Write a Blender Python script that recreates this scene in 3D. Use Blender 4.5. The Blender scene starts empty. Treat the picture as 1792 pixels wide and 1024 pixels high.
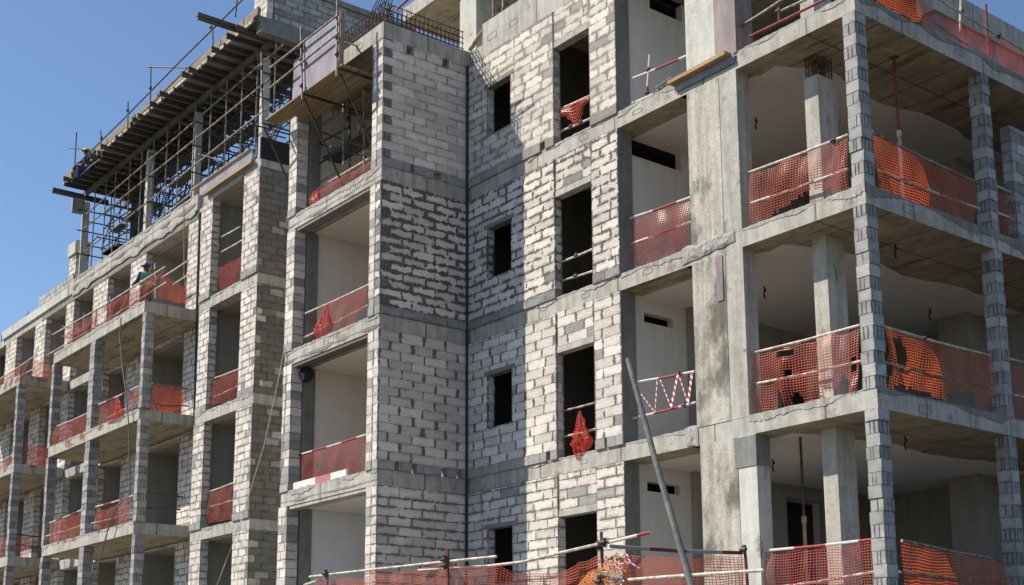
import bpy, math, random
from mathutils import Vector, Matrix, noise as mnoise

random.seed(7)
C = bpy.context.scene.collection
R = math.radians

# ------------------------------------------------------------------ camera model (solved from the building's own edges)
FPX, CX, CY = 2318.97, 895.86, 784.81
YAW, PIT, ROL = -0.905922, 0.18917, -0.00466
_cy, _sy = math.cos(YAW), math.sin(YAW)
FW = Vector((_sy * math.cos(PIT), _cy * math.cos(PIT), math.sin(PIT)))
_rt = Vector((_cy, -_sy, 0))
_up = _rt.cross(FW)
RT = math.cos(ROL) * _rt + math.sin(ROL) * _up
UP = -math.sin(ROL) * _rt + math.cos(ROL) * _up


def ray(px, py):
    return RT * ((px - CX) / FPX) - UP * ((py - CY) / FPX) + FW


def PY(px, py, y):
    d = ray(px, py); return d * (y / d.y)


def PX(px, py, x):
    d = ray(px, py); return d * (x / d.x)


def PZ(px, py, z):
    d = ray(px, py); return d * (z / d.z)


# ------------------------------------------------------------------ mesh builder
class MB:
    def __init__(self):
        self.v = []; self.f = []; self.ua = []; self.ub = []; self.col = []; self.smooth = []

    def quad(self, p, w=None, h=None, col=(0.5, 0, 0, 0), sm=False, uv=None):
        i = len(self.v)
        self.v += [tuple(q) for q in p]
        self.f.append(tuple(range(i, i + len(p))))
        if uv is None:
            if len(p) == 4:
                if w is None:
                    w = (Vector(p[1]) - Vector(p[0])).length; h = (Vector(p[3]) - Vector(p[0])).length
                uv = [(0, 0), (w, 0), (w, h), (0, h)]
            else:
                uv = [(0, 0)] * len(p)
        self.ua += uv
        self.ub += [((w or 0) - a, (h or 0) - b) for a, b in uv]
        self.col += [col] * len(p)
        self.smooth.append(sm)

    def box(self, x0, x1, y0, y1, z0, z1, col=(0.5, 0, 0, 0)):
        if x1 < x0: x0, x1 = x1, x0
        if y1 < y0: y0, y1 = y1, y0
        if z1 < z0: z0, z1 = z1, z0
        a, b, c, d = (x0, y0, z0), (x1, y0, z0), (x1, y1, z0), (x0, y1, z0)
        e, f, g, h = (x0, y0, z1), (x1, y0, z1), (x1, y1, z1), (x0, y1, z1)
        X, Y, Z = x1 - x0, y1 - y0, z1 - z0
        self.quad((a, b, f, e), X, Z, col)      # -y
        self.quad((b, c, g, f), Y, Z, col)      # +x
        self.quad((c, d, h, g), X, Z, col)      # +y
        self.quad((d, a, e, h), Y, Z, col)      # -x
        self.quad((e, f, g, h), X, Y, col)      # top
        self.quad((d, c, b, a), X, Y, col)      # bottom
        return self

    def beam(self, p, q, w, h, up=(0, 0, 1)):
        """rectangular bar from p to q, w across, h along up"""
        p, q = Vector(p), Vector(q); d = (q - p).normalized()
        s = d.cross(Vector(up)).normalized() * (w / 2); u = s.cross(d).normalized() * (h / 2)
        A = [p - s - u, p + s - u, p + s + u, p - s + u]; B = [x + (q - p) for x in A]
        self.quad(A[::-1]); self.quad(B)
        for i in range(4):
            j = (i + 1) % 4; self.quad((A[i], A[j], B[j], B[i]))
        return self

    def tube(self, p, q, r, n=8, r2=None, cap=True):
        return self.path([p, q], r, n, cap, r2)

    def path(self, pts, r, n=8, cap=True, r2=None):
        pts = [Vector(x) for x in pts]; rings = []
        L = 0
        for i, x in enumerate(pts):
            d = (pts[min(i + 1, len(pts) - 1)] - pts[max(i - 1, 0)]).normalized()
            a = Vector((0, 0, 1)) if abs(d.z) < .9 else Vector((1, 0, 0))
            s = d.cross(a).normalized(); u = s.cross(d)
            if i: L += (x - pts[i - 1]).length
            rr = r if r2 is None else r + (r2 - r) * i / (len(pts) - 1)
            rings.append(([x + (s * math.cos(2 * math.pi * k / n) + u * math.sin(2 * math.pi * k / n)) * rr for k in range(n)], L))
        for (A, la), (B, lb) in zip(rings, rings[1:]):
            for k in range(n):
                j = (k + 1) % n
                self.quad((A[k], A[j], B[j], B[k]), sm=True, uv=[(k / n * .2, la), ((k + 1) / n * .2, la), ((k + 1) / n * .2, lb), (k / n * .2, lb)])
        if cap:
            self.quad(rings[0][0][::-1]); self.quad(rings[-1][0])
        return self

    def prism(self, poly, z0, z1):
        """polygon in xy (counter-clockwise) extruded"""
        self.quad([(x, y, z1) for x, y in poly]); self.quad([(x, y, z0) for x, y in poly][::-1])
        for (x, y), (a, b) in zip(poly, poly[1:] + poly[:1]):
            self.quad(((x, y, z0), (a, b, z0), (a, b, z1), (x, y, z1)))
        return self

    def ball(self, c, r, n=10, sx=1, sy=1, sz=1):
        c = Vector(c); m = n // 2
        P = lambda i, j: c + Vector((sx * math.sin(math.pi * i / m) * math.cos(2 * math.pi * j / n), sy * math.sin(math.pi * i / m) * math.sin(2 * math.pi * j / n), sz * math.cos(math.pi * i / m))) * r
        for i in range(m):
            for j in range(n):
                q = [P(i, j), P(i + 1, j), P(i + 1, j + 1), P(i, j + 1)]
                if i == 0: q = [q[0], q[1], q[2]]
                elif i == m - 1: q = [q[0], q[1], q[3]]
                self.quad(q, sm=True)
        return self


def wloc(o):
    v = Vector((0, 0, 0))
    while o: v += o.location; o = o.parent
    return v


def obj(name, mb, m, parent=None, merge=False):
    me = bpy.data.meshes.new(name)
    if parent:
        off = wloc(parent); loc = Vector((0, 0, 0))
    else:
        xs = [v[0] for v in mb.v]; ys = [v[1] for v in mb.v]; zs = [v[2] for v in mb.v]
        off = Vector(((min(xs) + max(xs)) / 2, (min(ys) + max(ys)) / 2, min(zs))); loc = off
    me.from_pydata([(v[0] - off.x, v[1] - off.y, v[2] - off.z) for v in mb.v], [], mb.f)
    a = me.uv_layers.new(name='ua'); b = me.uv_layers.new(name='ub')
    a.data.foreach_set('uv', [c for t in mb.ua for c in t]); b.data.foreach_set('uv', [c for t in mb.ub for c in t])
    ca = me.color_attributes.new('blk', 'FLOAT_COLOR', 'CORNER')
    ca.data.foreach_set('color', [c for t in mb.col for c in t])
    me.polygons.foreach_set('use_smooth', mb.smooth)
    if merge:
        import bmesh
        bm = bmesh.new(); bm.from_mesh(me); bmesh.ops.remove_doubles(bm, verts=bm.verts, dist=1e-5); bm.to_mesh(me); bm.free()
    me.materials.append(m)
    o = bpy.data.objects.new(name, me); C.objects.link(o)
    o.location = loc
    if parent: o.parent = parent
    return o


def thing(name, label, cat, loc=(0, 0, 0), group=None):
    o = bpy.data.objects.new(name, None); C.objects.link(o)
    o.location = loc; o.empty_display_size = .3
    o['label'] = label; o['category'] = cat
    if group: o['group'] = group
    return o


def tag(o, label, cat, group=None):
    o['label'] = label; o['category'] = cat
    if group: o['group'] = group
    return o


# ------------------------------------------------------------------ materials
class NT:
    def __init__(self, name):
        self.m = bpy.data.materials.new(name); self.m.use_nodes = True
        self.t = self.m.node_tree; self.t.nodes.clear()
        self.out = self.t.nodes.new('ShaderNodeOutputMaterial')

    def n(self, typ, props=None, **ins):
        nd = self.t.nodes.new(typ)
        for k, v in (props or {}).items(): setattr(nd, k, v)
        for k, v in ins.items():
            k2 = int(k[1:]) if k[0] == '_' and k[1:].isdigit() else k.replace('__', ' ')
            s = nd.inputs[k2]
            if isinstance(v, bpy.types.NodeSocket): self.t.links.new(v, s)
            else: s.default_value = v
        return nd

    def math(self, op, a, b=0.0, c=0.0):
        return self.n('ShaderNodeMath', {'operation': op}, _0=a, _1=b, _2=c).outputs[0]

    def noise(self, vec, scale, detail=3.0, rough=.55):
        return self.n('ShaderNodeTexNoise', {}, Vector=vec, Scale=scale, Detail=detail, Roughness=rough).outputs['Fac']

    def ramp(self, fac, a, b, c0=0.0, c1=1.0):
        return self.n('ShaderNodeMapRange', {'interpolation_type': 'SMOOTHSTEP'}, Value=fac, From__Min=a, From__Max=b, To__Min=c0, To__Max=c1).outputs[0]

    def mix(self, fac, a, b, mode='MIX'):
        nd = self.t.nodes.new('ShaderNodeMix'); nd.data_type = 'RGBA'; nd.blend_type = mode
        for s, v in ((nd.inputs[0], fac), (nd.inputs[6], a), (nd.inputs[7], b)):
            if isinstance(v, bpy.types.NodeSocket): self.t.links.new(v, s)
            else: s.default_value = v if not isinstance(v, tuple) else (v + (1,) if len(v) == 3 else v)
        return nd.outputs[2]

    def pos(self):
        return self.n('ShaderNodeNewGeometry').outputs['Position']

    def scaled(self, vec, s):
        return self.n('ShaderNodeMapping', {}, Vector=vec, Scale=s).outputs[0]

    def bsdf(self, col, rough=.9, bump=None, bs=.3, bd=.01, metal=0.0, spec=.3):
        b = self.n('ShaderNodeBsdfPrincipled')
        for k, v in (('Base Color', col), ('Roughness', rough), ('Metallic', metal), ('Specular IOR Level', spec)):
            if isinstance(v, bpy.types.NodeSocket): self.t.links.new(v, b.inputs[k])
            else: b.inputs[k].default_value = v if not isinstance(v, tuple) else v + (1,)
        if bump is not None:
            bn = self.n('ShaderNodeBump', {}, Height=bump, Strength=bs, Distance=bd)
            self.t.links.new(bn.outputs[0], b.inputs['Normal'])
        return b

    def done(self, b):
        self.t.links.new(b.outputs[0], self.out.inputs[0]); return self.m


def mat_block(name, white, grey, mortar, smear=.5, wob=.016, bl=(.45, 1.35)):
    t = NT(name); P = t.pos()
    at = t.n('ShaderNodeAttribute', {'attribute_name': 'blk'})
    sc = t.n('ShaderNodeSeparateColor', {}, Color=at.outputs['Color'])
    tone, gr, bed = sc.outputs[0], sc.outputs[1], sc.outputs[2]; ver = at.outputs['Alpha']
    A = t.n('ShaderNodeSeparateXYZ', {}, Vector=t.n('ShaderNodeUVMap', {'uv_map': 'ua'}).outputs[0])
    B = t.n('ShaderNodeSeparateXYZ', {}, Vector=t.n('ShaderNodeUVMap', {'uv_map': 'ub'}).outputs[0])
    du = t.math('MINIMUM', A.outputs[0], B.outputs[0]); dv = t.math('MINIMUM', A.outputs[1], B.outputs[1])
    n1 = t.noise(P, 9.0, 3.0); n2 = t.noise(P, 26.0, 4.0); n3 = t.noise(P, 3.6, 4.0, .65); nf = t.noise(P, 90.0, 3.0)
    w1 = t.math('MULTIPLY', t.math('SUBTRACT', n1, .5), wob * 2.6); w2 = t.math('MULTIPLY', t.math('SUBTRACT', n2, .5), wob * 1.6)
    wob_ = t.math('ADD', w1, w2)
    # wobble grows with joint width so that thin joints stay crisp
    hb = t.math('MULTIPLY', bed, .05); hv = t.math('MULTIPLY', ver, .05)
    dh = t.math('ADD', dv, t.math('MULTIPLY', wob_, t.ramp(bed, .08, .5)))
    dw = t.math('ADD', du, t.math('MULTIPLY', wob_, t.ramp(ver, .08, .5)))
    blot = t.ramp(n3, .32, .66, bl[0], bl[1])
    jh = t.math('SUBTRACT', 1.0, t.ramp(t.math('DIVIDE', dh, t.math('MULTIPLY', hb, blot)), .75, 1.25))
    jv = t.math('SUBTRACT', 1.0, t.ramp(t.math('DIVIDE', dw, t.math('MULTIPLY', hv, blot)), .75, 1.25))
    j = t.math('MAXIMUM', jh, jv)
    near = t.math('SUBTRACT', 1.0, t.ramp(t.math('ADD', t.math('MINIMUM', du, dv), w2),   .0, .095))
    sm = t.math('MULTIPLY', t.math('MULTIPLY', t.ramp(t.math('ADD', n3, t.math('MULTIPLY', n2, .25)), .58, .68), near), smear)
    sm2 = t.math('MULTIPLY', t.ramp(t.noise(P, 1.7, 5.0, .65), .62, .70), smear * .42)
    j = t.math('MAXIMUM', j, t.math('MAXIMUM', sm, t.math('MULTIPLY', sm2, t.ramp(n2, .35, .6))))
    tn = t.math('ADD', t.math('MULTIPLY', tone, .34), .80)
    tn = t.math('MULTIPLY', tn, t.ramp(t.noise(P, .7, 4.0), .3, .75, .90, 1.06))
    tn = t.math('MULTIPLY', tn, t.ramp(nf, .25, .75, .93, 1.05))
    scr = t.noise(t.scaled(P, (1.0, 1.0, 3.5)), 6.0, 5.0, .7)
    tn = t.math('MULTIPLY', tn, t.ramp(scr, .30, .70, .88, 1.06))
    pit = t.ramp(t.noise(P, 55.0, 2.0), .70, .76, 1.0, .72)
    tn = t.math('MULTIPLY', tn, pit)
    c = t.mix(gr, white, grey)
    v = t.n('ShaderNodeCombineColor', {}, Red=tn, Green=tn, Blue=tn).outputs[0]
    c = t.mix(1.0, c, v, 'MULTIPLY')
    mc = t.mix(n2, tuple(x * .7 for x in mortar), tuple(x * 1.35 for x in mortar))
    c = t.mix(j, c, mc)
    hgt = t.math('ADD', t.math('MULTIPLY', j, -.6), t.math('MULTIPLY', nf, .35))
    return t.done(t.bsdf(c, .95, hgt, .5, .012))


def mat_concrete(name, base, dark, streak=.5, seam=None, stains=None, spots=.0, var=.25, ssc=(1.2, 3.5, 1.2), sth=(.58, .70)):
    t = NT(name); P = t.pos()
    n1 = t.noise(P, .8, 5.0, .6); n2 = t.noise(P, 5.0, 5.0, .6); n3 = t.noise(P, 40.0, 3.0)
    st = t.noise(t.scaled(P, (3.0, 3.0, .22)), 2.2, 5.0, .6)
    f = t.math('ADD', t.math('MULTIPLY', n1, .5), t.math('MULTIPLY', n2, .5))
    f = t.ramp(f, .36, .66)
    f = t.math('ADD', t.math('MULTIPLY', f, 1 - streak), t.math('MULTIPLY', t.ramp(st, .34, .66), streak))
    c = t.mix(f, dark, base)
    g = t.ramp(n3, .25, .75, 1 - var * .35, 1 + var * .25)
    c = t.mix(1.0, c, t.n('ShaderNodeCombineColor', {}, Red=g, Green=g, Blue=g).outputs[0], 'MULTIPLY')
    if spots:
        s = t.math('MULTIPLY', t.ramp(t.noise(P, 22.0, 2.0), .69, .74), spots)
        c = t.mix(s, c, (.05, .05, .045))
    if stains:
        s = t.ramp(t.noise(t.scaled(P, ssc), 1.3, 6.0, .68), sth[0], sth[1], 0, .78)
        c = t.mix(s, c, stains)
    hgt = t.math('ADD', t.math('MULTIPLY', n2, .5), t.math('MULTIPLY', n3, .4))
    if seam:
        sx = t.n('ShaderNodeSeparateXYZ', {}, Vector=P)
        wv = t.math('MULTIPLY', t.math('SUBTRACT', n2, .5), .03)
        for ax, step in ((1, seam[0]), (0, seam[1])):
            fr = t.math('FRACT', t.math('DIVIDE', t.math('ADD', sx.outputs[ax], wv), step))
            d = t.math('MULTIPLY', t.math('ABSOLUTE', t.math('SUBTRACT', fr, .5)), step)
            l = t.math('SUBTRACT', 1.0, t.ramp(d, .008, .028))
            c = t.mix(t.math('MULTIPLY', l, .7), c, (.05, .045, .038))
    return t.done(t.bsdf(c, .92, hgt, .35, .012))


def mat_plain(name, col, rough=.7, var=.2, scale=6.0, metal=0.0, stretch=None, col2=None, bs=.2, spec=.3):
    t = NT(name); P = t.pos()
    if stretch: P = t.scaled(P, stretch)
    n = t.noise(P, scale, 4.0, .6)
    c2 = col2 or tuple(x * (1 - var) for x in col)
    c = t.mix(t.ramp(n, .35, .65), c2, col)
    return t.done(t.bsdf(c, rough, n, bs, .006, metal, spec))


def mat_bands(name, ca, cb, step, edge=.0, rough=.6):
    """painted bands along a tube or tape (UV v runs along it in metres)"""
    t = NT(name); P = t.pos()
    u = t.n('ShaderNodeSeparateXYZ', {}, Vector=t.n('ShaderNodeUVMap', {'uv_map': 'ua'}).outputs[0])
    fr = t.math('FRACT', t.math('DIVIDE', t.math('ADD', u.outputs[1], t.math('MULTIPLY', u.outputs[0], edge)), step))
    k = t.ramp(fr, .49, .51)
    n = t.noise(P, 12.0, 4.0)
    c = t.mix(k, ca, cb); c = t.mix(t.ramp(n, .58, .68, 0, .7), c, (.12, .10, .085))
    return t.done(t.bsdf(c, rough))


def mat_net(name, col, trans, pu=.058, pv=.046, su=.20, sv=.30):
    t = NT(name); P = t.pos()
    u = t.n('ShaderNodeSeparateXYZ', {}, Vector=t.n('ShaderNodeUVMap', {'uv_map': 'ua'}).outputs[0])
    w = t.noise(P, 7.0, 2.0)
    fu = t.math('FRACT', t.math('DIVIDE', t.math('ADD', u.outputs[0], t.math('MULTIPLY', w, .02)), pu))
    fv = t.math('FRACT', t.math('DIVIDE', t.math('ADD', u.outputs[1], t.math('MULTIPLY', w, .02)), pv))
    a = t.math('MAXIMUM', t.math('LESS_THAN', fu, su), t.math('LESS_THAN', fv, sv))
    n = t.noise(P, 3.0, 4.0)
    c = t.mix(t.ramp(n, .35, .65), tuple(x * .7 for x in col), col)
    c = t.mix(t.ramp(t.noise(P, 1.4, 4.0), .45, .75, 0, .45), c, (.42, .30, .23))
    d = t.n('ShaderNodeBsdfDiffuse', {}, Color=c); tr = t.n('ShaderNodeBsdfTranslucent', {}, Color=trans + (1,))
    m1 = t.n('ShaderNodeMixShader', {}, _0=.4, _1=d.outputs[0], _2=tr.outputs[0])
    gl = t.n('ShaderNodeBsdfGlossy', {}, Color=(.9, .8, .75, 1), Roughness=.35)
    m1 = t.n('ShaderNodeMixShader', {}, _0=.03, _1=m1.outputs[0], _2=gl.outputs[0])
    tp = t.n('ShaderNodeBsdfTransparent')
    m2 = t.n('ShaderNodeMixShader', {}, _0=a, _1=tp.outputs[0], _2=m1.outputs[0])
    return t.done(m2)


MORT = (.165, .155, .135)
M = {}
M['aac'] = mat_block('aac_blocks', (.70, .632, .565), (.36, .355, .34), MORT, .6, .030)
M['aac_neat'] = mat_block('aac_blocks_neat', (.70, .632, .565), (.38, .37, .355), (.14, .13, .115), .3, .034)
M['aac_rough'] = mat_block('aac_blocks_rough', (.70, .632, .565), (.30, .295, .285), (.12, .112, .095), .65, .052, (.35, 1.55))
M['aac_smear'] = mat_block('aac_blocks_smeared', (.70, .632, .565), (.34, .33, .31), (.235, .215, .175), 1.0, .040)
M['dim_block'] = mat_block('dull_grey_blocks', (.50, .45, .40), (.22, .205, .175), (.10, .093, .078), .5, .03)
M['grey_block'] = mat_block('grey_hollow_blocks', (.42, .415, .40), (.26, .258, .25), (.12, .115, .105), .45, .022)
M['conc'] = mat_concrete('fair_concrete', (.535, .51, .455), (.30, .28, .24), .5, (2.44, 2.44), (.17, .145, .105), .6, .5)
M['conc_pale'] = mat_concrete('pale_concrete', (.60, .59, .54), (.40, .39, .34), .35, None, (.15, .13, .08), .9)
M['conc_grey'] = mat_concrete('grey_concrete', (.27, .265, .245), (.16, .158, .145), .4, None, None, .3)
M['conc_moss'] = mat_concrete('stained_concrete', (.56, .532, .475), (.30, .275, .22), .6, None, (.075, .067, .045), .85, .6, (.8, .8, .45), (.475, .63))
M['soffit'] = mat_concrete('board_marked_soffit', (.47, .40, .285), (.30, .255, .18), 0.0, (1.22, 2.44), (.155, .085, .04), .5, .3, (.5, 3.2, 1), (.53, .66))
M['plaster'] = mat_concrete('skim_plaster', (.80, .75, .69), (.72, .68, .62), .3, None, None, .05, .08)
M['plaster_wall'] = mat_concrete('grey_plaster', (.70, .66, .61), (.60, .57, .53), .5, None, None, .1, .12)
M['cement'] = mat_concrete('raw_cement_render', (.34, .315, .28), (.25, .235, .21), .5, None, None, .1, .2)
M['cement_shaded'] = mat_concrete('shade_dark_wall', (.12, .112, .10), (.08, .075, .068), .5, None, None, .1, .2)  # wall tone darkened to paint in the shade of the closed window rooms
M['plaster_skylit'] = mat_concrete('skylit_white_plaster', (.78, .81, .86), (.70, .73, .78), .3, None, None, .03, .08)  # white plaster with the sky's cool light put into its colour
M['mortar'] = mat_concrete('rough_mortar', (.44, .425, .385), (.27, .26, .235), .8, None, None, .5, .8)
M['dark'] = mat_plain('painted_void_shade', (.03, .028, .026), .9)  # near-black colour standing in for the shade inside slots and doorways
M['steel'] = mat_plain('scaffold_steel', (.33, .30, .26), .55, .5, 9.0, .35, None, (.13, .095, .07))
M['steel_pale'] = mat_plain('pale_scaffold_tube', (.60, .56, .49), .6, .3, 9.0, .1, None, (.34, .28, .22))
M['steel_dark'] = mat_plain('dark_scaffold_tube', (.10, .085, .072), .6, .4, 9.0, .3, None, (.045, .036, .03))
M['rust'] = mat_plain('rusty_rebar', (.13, .075, .05), .85, .4, 20.0, .2)
M['redpaint'] = mat_plain('red_painted_tube', (.26, .045, .045), .6, .4, 10.0)
M['rw'] = mat_bands('red_and_white_tube', (.62, .56, .50), (.30, .035, .035), 1.3)
M['rw_short'] = mat_bands('red_and_white_strap', (.30, .28, .26), (.16, .022, .022), 1.4)
M['tape'] = mat_bands('red_and_white_tape', (.75, .70, .68), (.50, .03, .06), .11, .9)
M['net'] = mat_net('orange_net', (.54, .125, .08), (.62, .10, .05))
M['net_red'] = mat_net('red_net', (.50, .105, .08), (.48, .07, .045))
M['net_orange'] = mat_net('bright_orange_net', (.58, .125, .05), (.85, .14, .04))
M['net_dense'] = mat_net('bundled_red_net', (.66, .08, .055), (.75, .06, .035), .060, .050, .24, .32)
M['net_fence'] = mat_net('fence_net', (.60, .15, .09), (.75, .15, .06), .052, .040, .20, .30)
M['tarp'] = mat_net('yellow_orange_net', (.62, .25, .08), (.75, .25, .06), .055, .046, .34, .42)
M['timber'] = mat_plain('grey_timber_beam', (.135, .122, .105), .85, .4, 3.0, 0, (1, .2, 1), (.075, .068, .058))
M['timber_fresh'] = mat_plain('fresh_timber', (.40, .28, .14), .8, .4, 4.0, 0, (.3, 2, 2), (.33, .22, .11))
M['plywood'] = mat_plain('purple_grey_plywood', (.33, .31, .345), .75, .3, 2.5, 0, (1, 1, .4), (.22, .205, .235))
M['ply_brown'] = mat_plain('brown_film_plywood', (.26, .205, .20), .6, .3, 4.0, 0, (1, 1, .4), (.17, .13, .13))
M['black'] = mat_plain('black_sheet', (.022, .02, .019), .7, .4, 5.0)
M['tan_board'] = mat_plain('scaffold_board', (.36, .27, .17), .85, .3, 3.0, 0, (.3, 3, 3), (.25, .18, .11))
M['fascia'] = mat_plain('weathered_fascia', (.30, .245, .165), .85, .4, 5.0, 0, (.4, 3, 3), (.17, .145, .11))
M['hose'] = mat_plain('green_hose', (.10, .20, .15), .5, .2)
M['rope'] = mat_plain('pale_rope', (.55, .52, .45), .8, .2, 30.0)
M['brown_rope'] = mat_plain('tan_rope', (.36, .22, .11), .8, .3, 30.0)
M['pipe'] = mat_plain('dark_grey_pipe', (.05, .05, .052), .5, .2)
M['pole'] = mat_plain('grey_green_pole', (.12, .122, .108), .5, .3, 5.0, .15, None, (.075, .075, .068))
M['skin'] = mat_plain('skin', (.12, .065, .045), .6, .1)
M['blue_cloth'] = mat_plain('blue_cloth', (.035, .06, .19), .9, .3, 12.0)
M['navy'] = mat_plain('navy_cloth', (.02, .035, .09), .9, .3, 12.0)
M['vest'] = mat_plain('green_vest', (.16, .36, .27), .8, .3, 12.0)
M['yellow'] = mat_plain('yellow_plastic', (.70, .46, .03), .4, .1)
M['bluehat'] = mat_plain('blue_plastic', (.03, .06, .30), .35, .1)
M['green_bag'] = mat_plain('dark_green_cloth', (.02, .07, .05), .9, .3)
M['white_paint'] = mat_plain('white_plastic', (.72, .71, .66), .6, .12, 5.0)
M['pink_paint'] = mat_plain('faded_red_plastic', (.50, .17, .18), .6, .2, 5.0)
M['sand'] = mat_plain('sandy_ground', (.10, .08, .055), .95, .3, 2.0)

# ------------------------------------------------------------------ levels
D = 17.0                                   # front wall plane
Bt = {1: 1.12, 2: 4.50, 3: 7.88, 4: 11.26, 5: 14.64, 6: 18.02}    # slab undersides
Tp = {k: v + .32 for k, v in Bt.items()}                           # slab tops
BL = {1: 1.50, 2: 4.88, 3: 8.30, 4: 11.70, 5: 15.28}               # left wing
TL = {1: 1.84, 2: 5.22, 3: 8.62, 4: 12.04, 5: 15.62}

G = obj('ground', MB().box(-600, 400, -300, 700, -2.3, -1.7), M['sand']); G['kind'] = 'structure'

bld = thing('apartment_building', 'unfinished concrete and pale block apartment building of five open storeys', 'building', (-35, 20, -1.7))


def rects_minus(r, holes):
    out = [r]
    for h in holes:
        nxt = []
        for a0, a1, z0, z1 in out:
            b0, b1, c0, c1 = h
            if b1 <= a0 + 1e-4 or b0 >= a1 - 1e-4 or c1 <= z0 + 1e-4 or c0 >= z1 - 1e-4:
                nxt.append((a0, a1, z0, z1)); continue
            if c0 > z0 + .01: nxt.append((a0, a1, z0, c0))
            if c1 < z1 - .01: nxt.append((a0, a1, c1, z1))
            lo, hi = max(z0, c0), min(z1, c1)
            if b0 > a0 + .01: nxt.append((a0, b0, lo, hi))
            if b1 < a1 - .01: nxt.append((b1, a1, lo, hi))
        out = nxt
    return out


def blockwall(axis, a0, a1, z0, z1, pos, thick, holes=(), bl=.6, bh=.2, bed=.15, ver=.15, mat='aac', base=True, gaps=(), greyp=.03,
              seed=0, parent=None, name='block_wall', quoin=None, vervar=.3, bedvar=.2, halves=0.0):
    """courses of blocks; axis 'x': wall along X with its face at Y=pos looking to -Y; axis 'y': wall along Y, face at X=pos looking to +X"""
    rnd = random.Random(seed * 77 + int(abs(a0) * 13) + int(z0 * 31))
    m = MB(); i = 0; z = z0
    while z < z1 - .02:
        ze = min(z + bh, z1)
        if z1 - ze < .04: ze = z1
        x = a0 - (bl / 2 if i % 2 else 0) - rnd.uniform(0, .06); first = True
        while x < a1 - .01:
            w = bl * (rnd.choice((.5, .65, 1)) if rnd.random() < halves else 1)
            qn = bool(quoin) and first and quoin(i)
            if qn: x = a0; w = .235
            first = False
            xe = x + w
            p0, p1 = max(x, a0), min(xe, a1)
            if a1 - p1 < .05: p1 = a1
            x = p1 if p1 == a1 else xe
            if p1 - p0 < .03: continue
            isg = 1.0 if (base and i == 0) or rnd.random() < greyp else 0.0
            if quoin and p0 < a0 + .01 and quoin(i): isg = 1.0
            tone = rnd.random() * (.8 if isg else 1)
            be = max(.08, bed * (1 + rnd.uniform(-bedvar, bedvar))); ve = max(.08, ver * (1 + rnd.uniform(-vervar, vervar)))
            if isg and i == 0: be, ve = .12, .15
            if qn:
                for q_ in range(4):
                    c0_ = p0 + (p1 - p0) * q_ / 4; c1_ = p0 + (p1 - p0) * (q_ + 1) / 4
                    m.box(pos - thick, pos + .001, c0_ + .004, c1_ - .004, z, ze, (tone * .3, 1.0, .14, .30))
                continue
            j = rnd.uniform(-.003, .003) + (-.012 if (i == 0 and base) else 0)
            for q0, q1, c0, c1 in rects_minus((p0, p1, z, ze), list(holes) + list(gaps)):
                if q1 - q0 < .015 or c1 - c0 < .015: continue
                col = (tone, isg, be, ve)
                if axis == 'x': m.box(q0, q1, pos + j, pos + thick, c0, c1, col)
                else: m.box(pos - thick, pos - j, q0, q1, c0, c1, col)
        z = ze; i += 1
    return obj(name, m, M[mat], parent or bld)


def slab(name, x0, x1, y0, y1, z0, z1, mat='conc', parent=None):
    return obj(name, MB().box(x0, x1, y0, y1, z0, z1), M[mat], parent or bld)


def fascia_marks(parent, pts, axis, pos, mat='conc_grey'):
    rq = random.Random(int(abs(pts[0][0]) * 100))
    pts = [(u, z + rq.uniform(-.04, .04), w * rq.uniform(.7, 1.1), h * rq.uniform(.7, 1.1)) for u, z, w, h in pts if rq.random() < .62]
    """small rounded cast marks left by spacers on a slab edge: shallow raised rings"""
    for (u, z, w, h) in pts:
        m = MB(); n = 14; ring = []
        for k in range(n):
            a = 2 * math.pi * k / n
            cx = w / 2 * max(-1, min(1, 1.35 * math.cos(a))); cz = h / 2 * max(-1, min(1, 1.35 * math.sin(a)))
            ring.append((cx, cz))
        for k in range(n):
            (a, b), (c, d) = ring[k], ring[(k + 1) % n]; s = 1 - .013 / (h / 2) * .8
            if axis == 'x':
                q = [(u + a, pos - .004, z + b), (u + c, pos - .004, z + d), (u + c * s, pos - .004, z + d * s), (u + a * s, pos - .004, z + b * s)]
            else:
                q = [(pos + .004, u + a, z + b), (pos + .004, u + c, z + d), (pos + .004, u + c * s, z + d * s), (pos + .004, u + a * s, z + b * s)]
            m.quad(q)
        obj('cast_mark', m, M[mat], parent)


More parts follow.
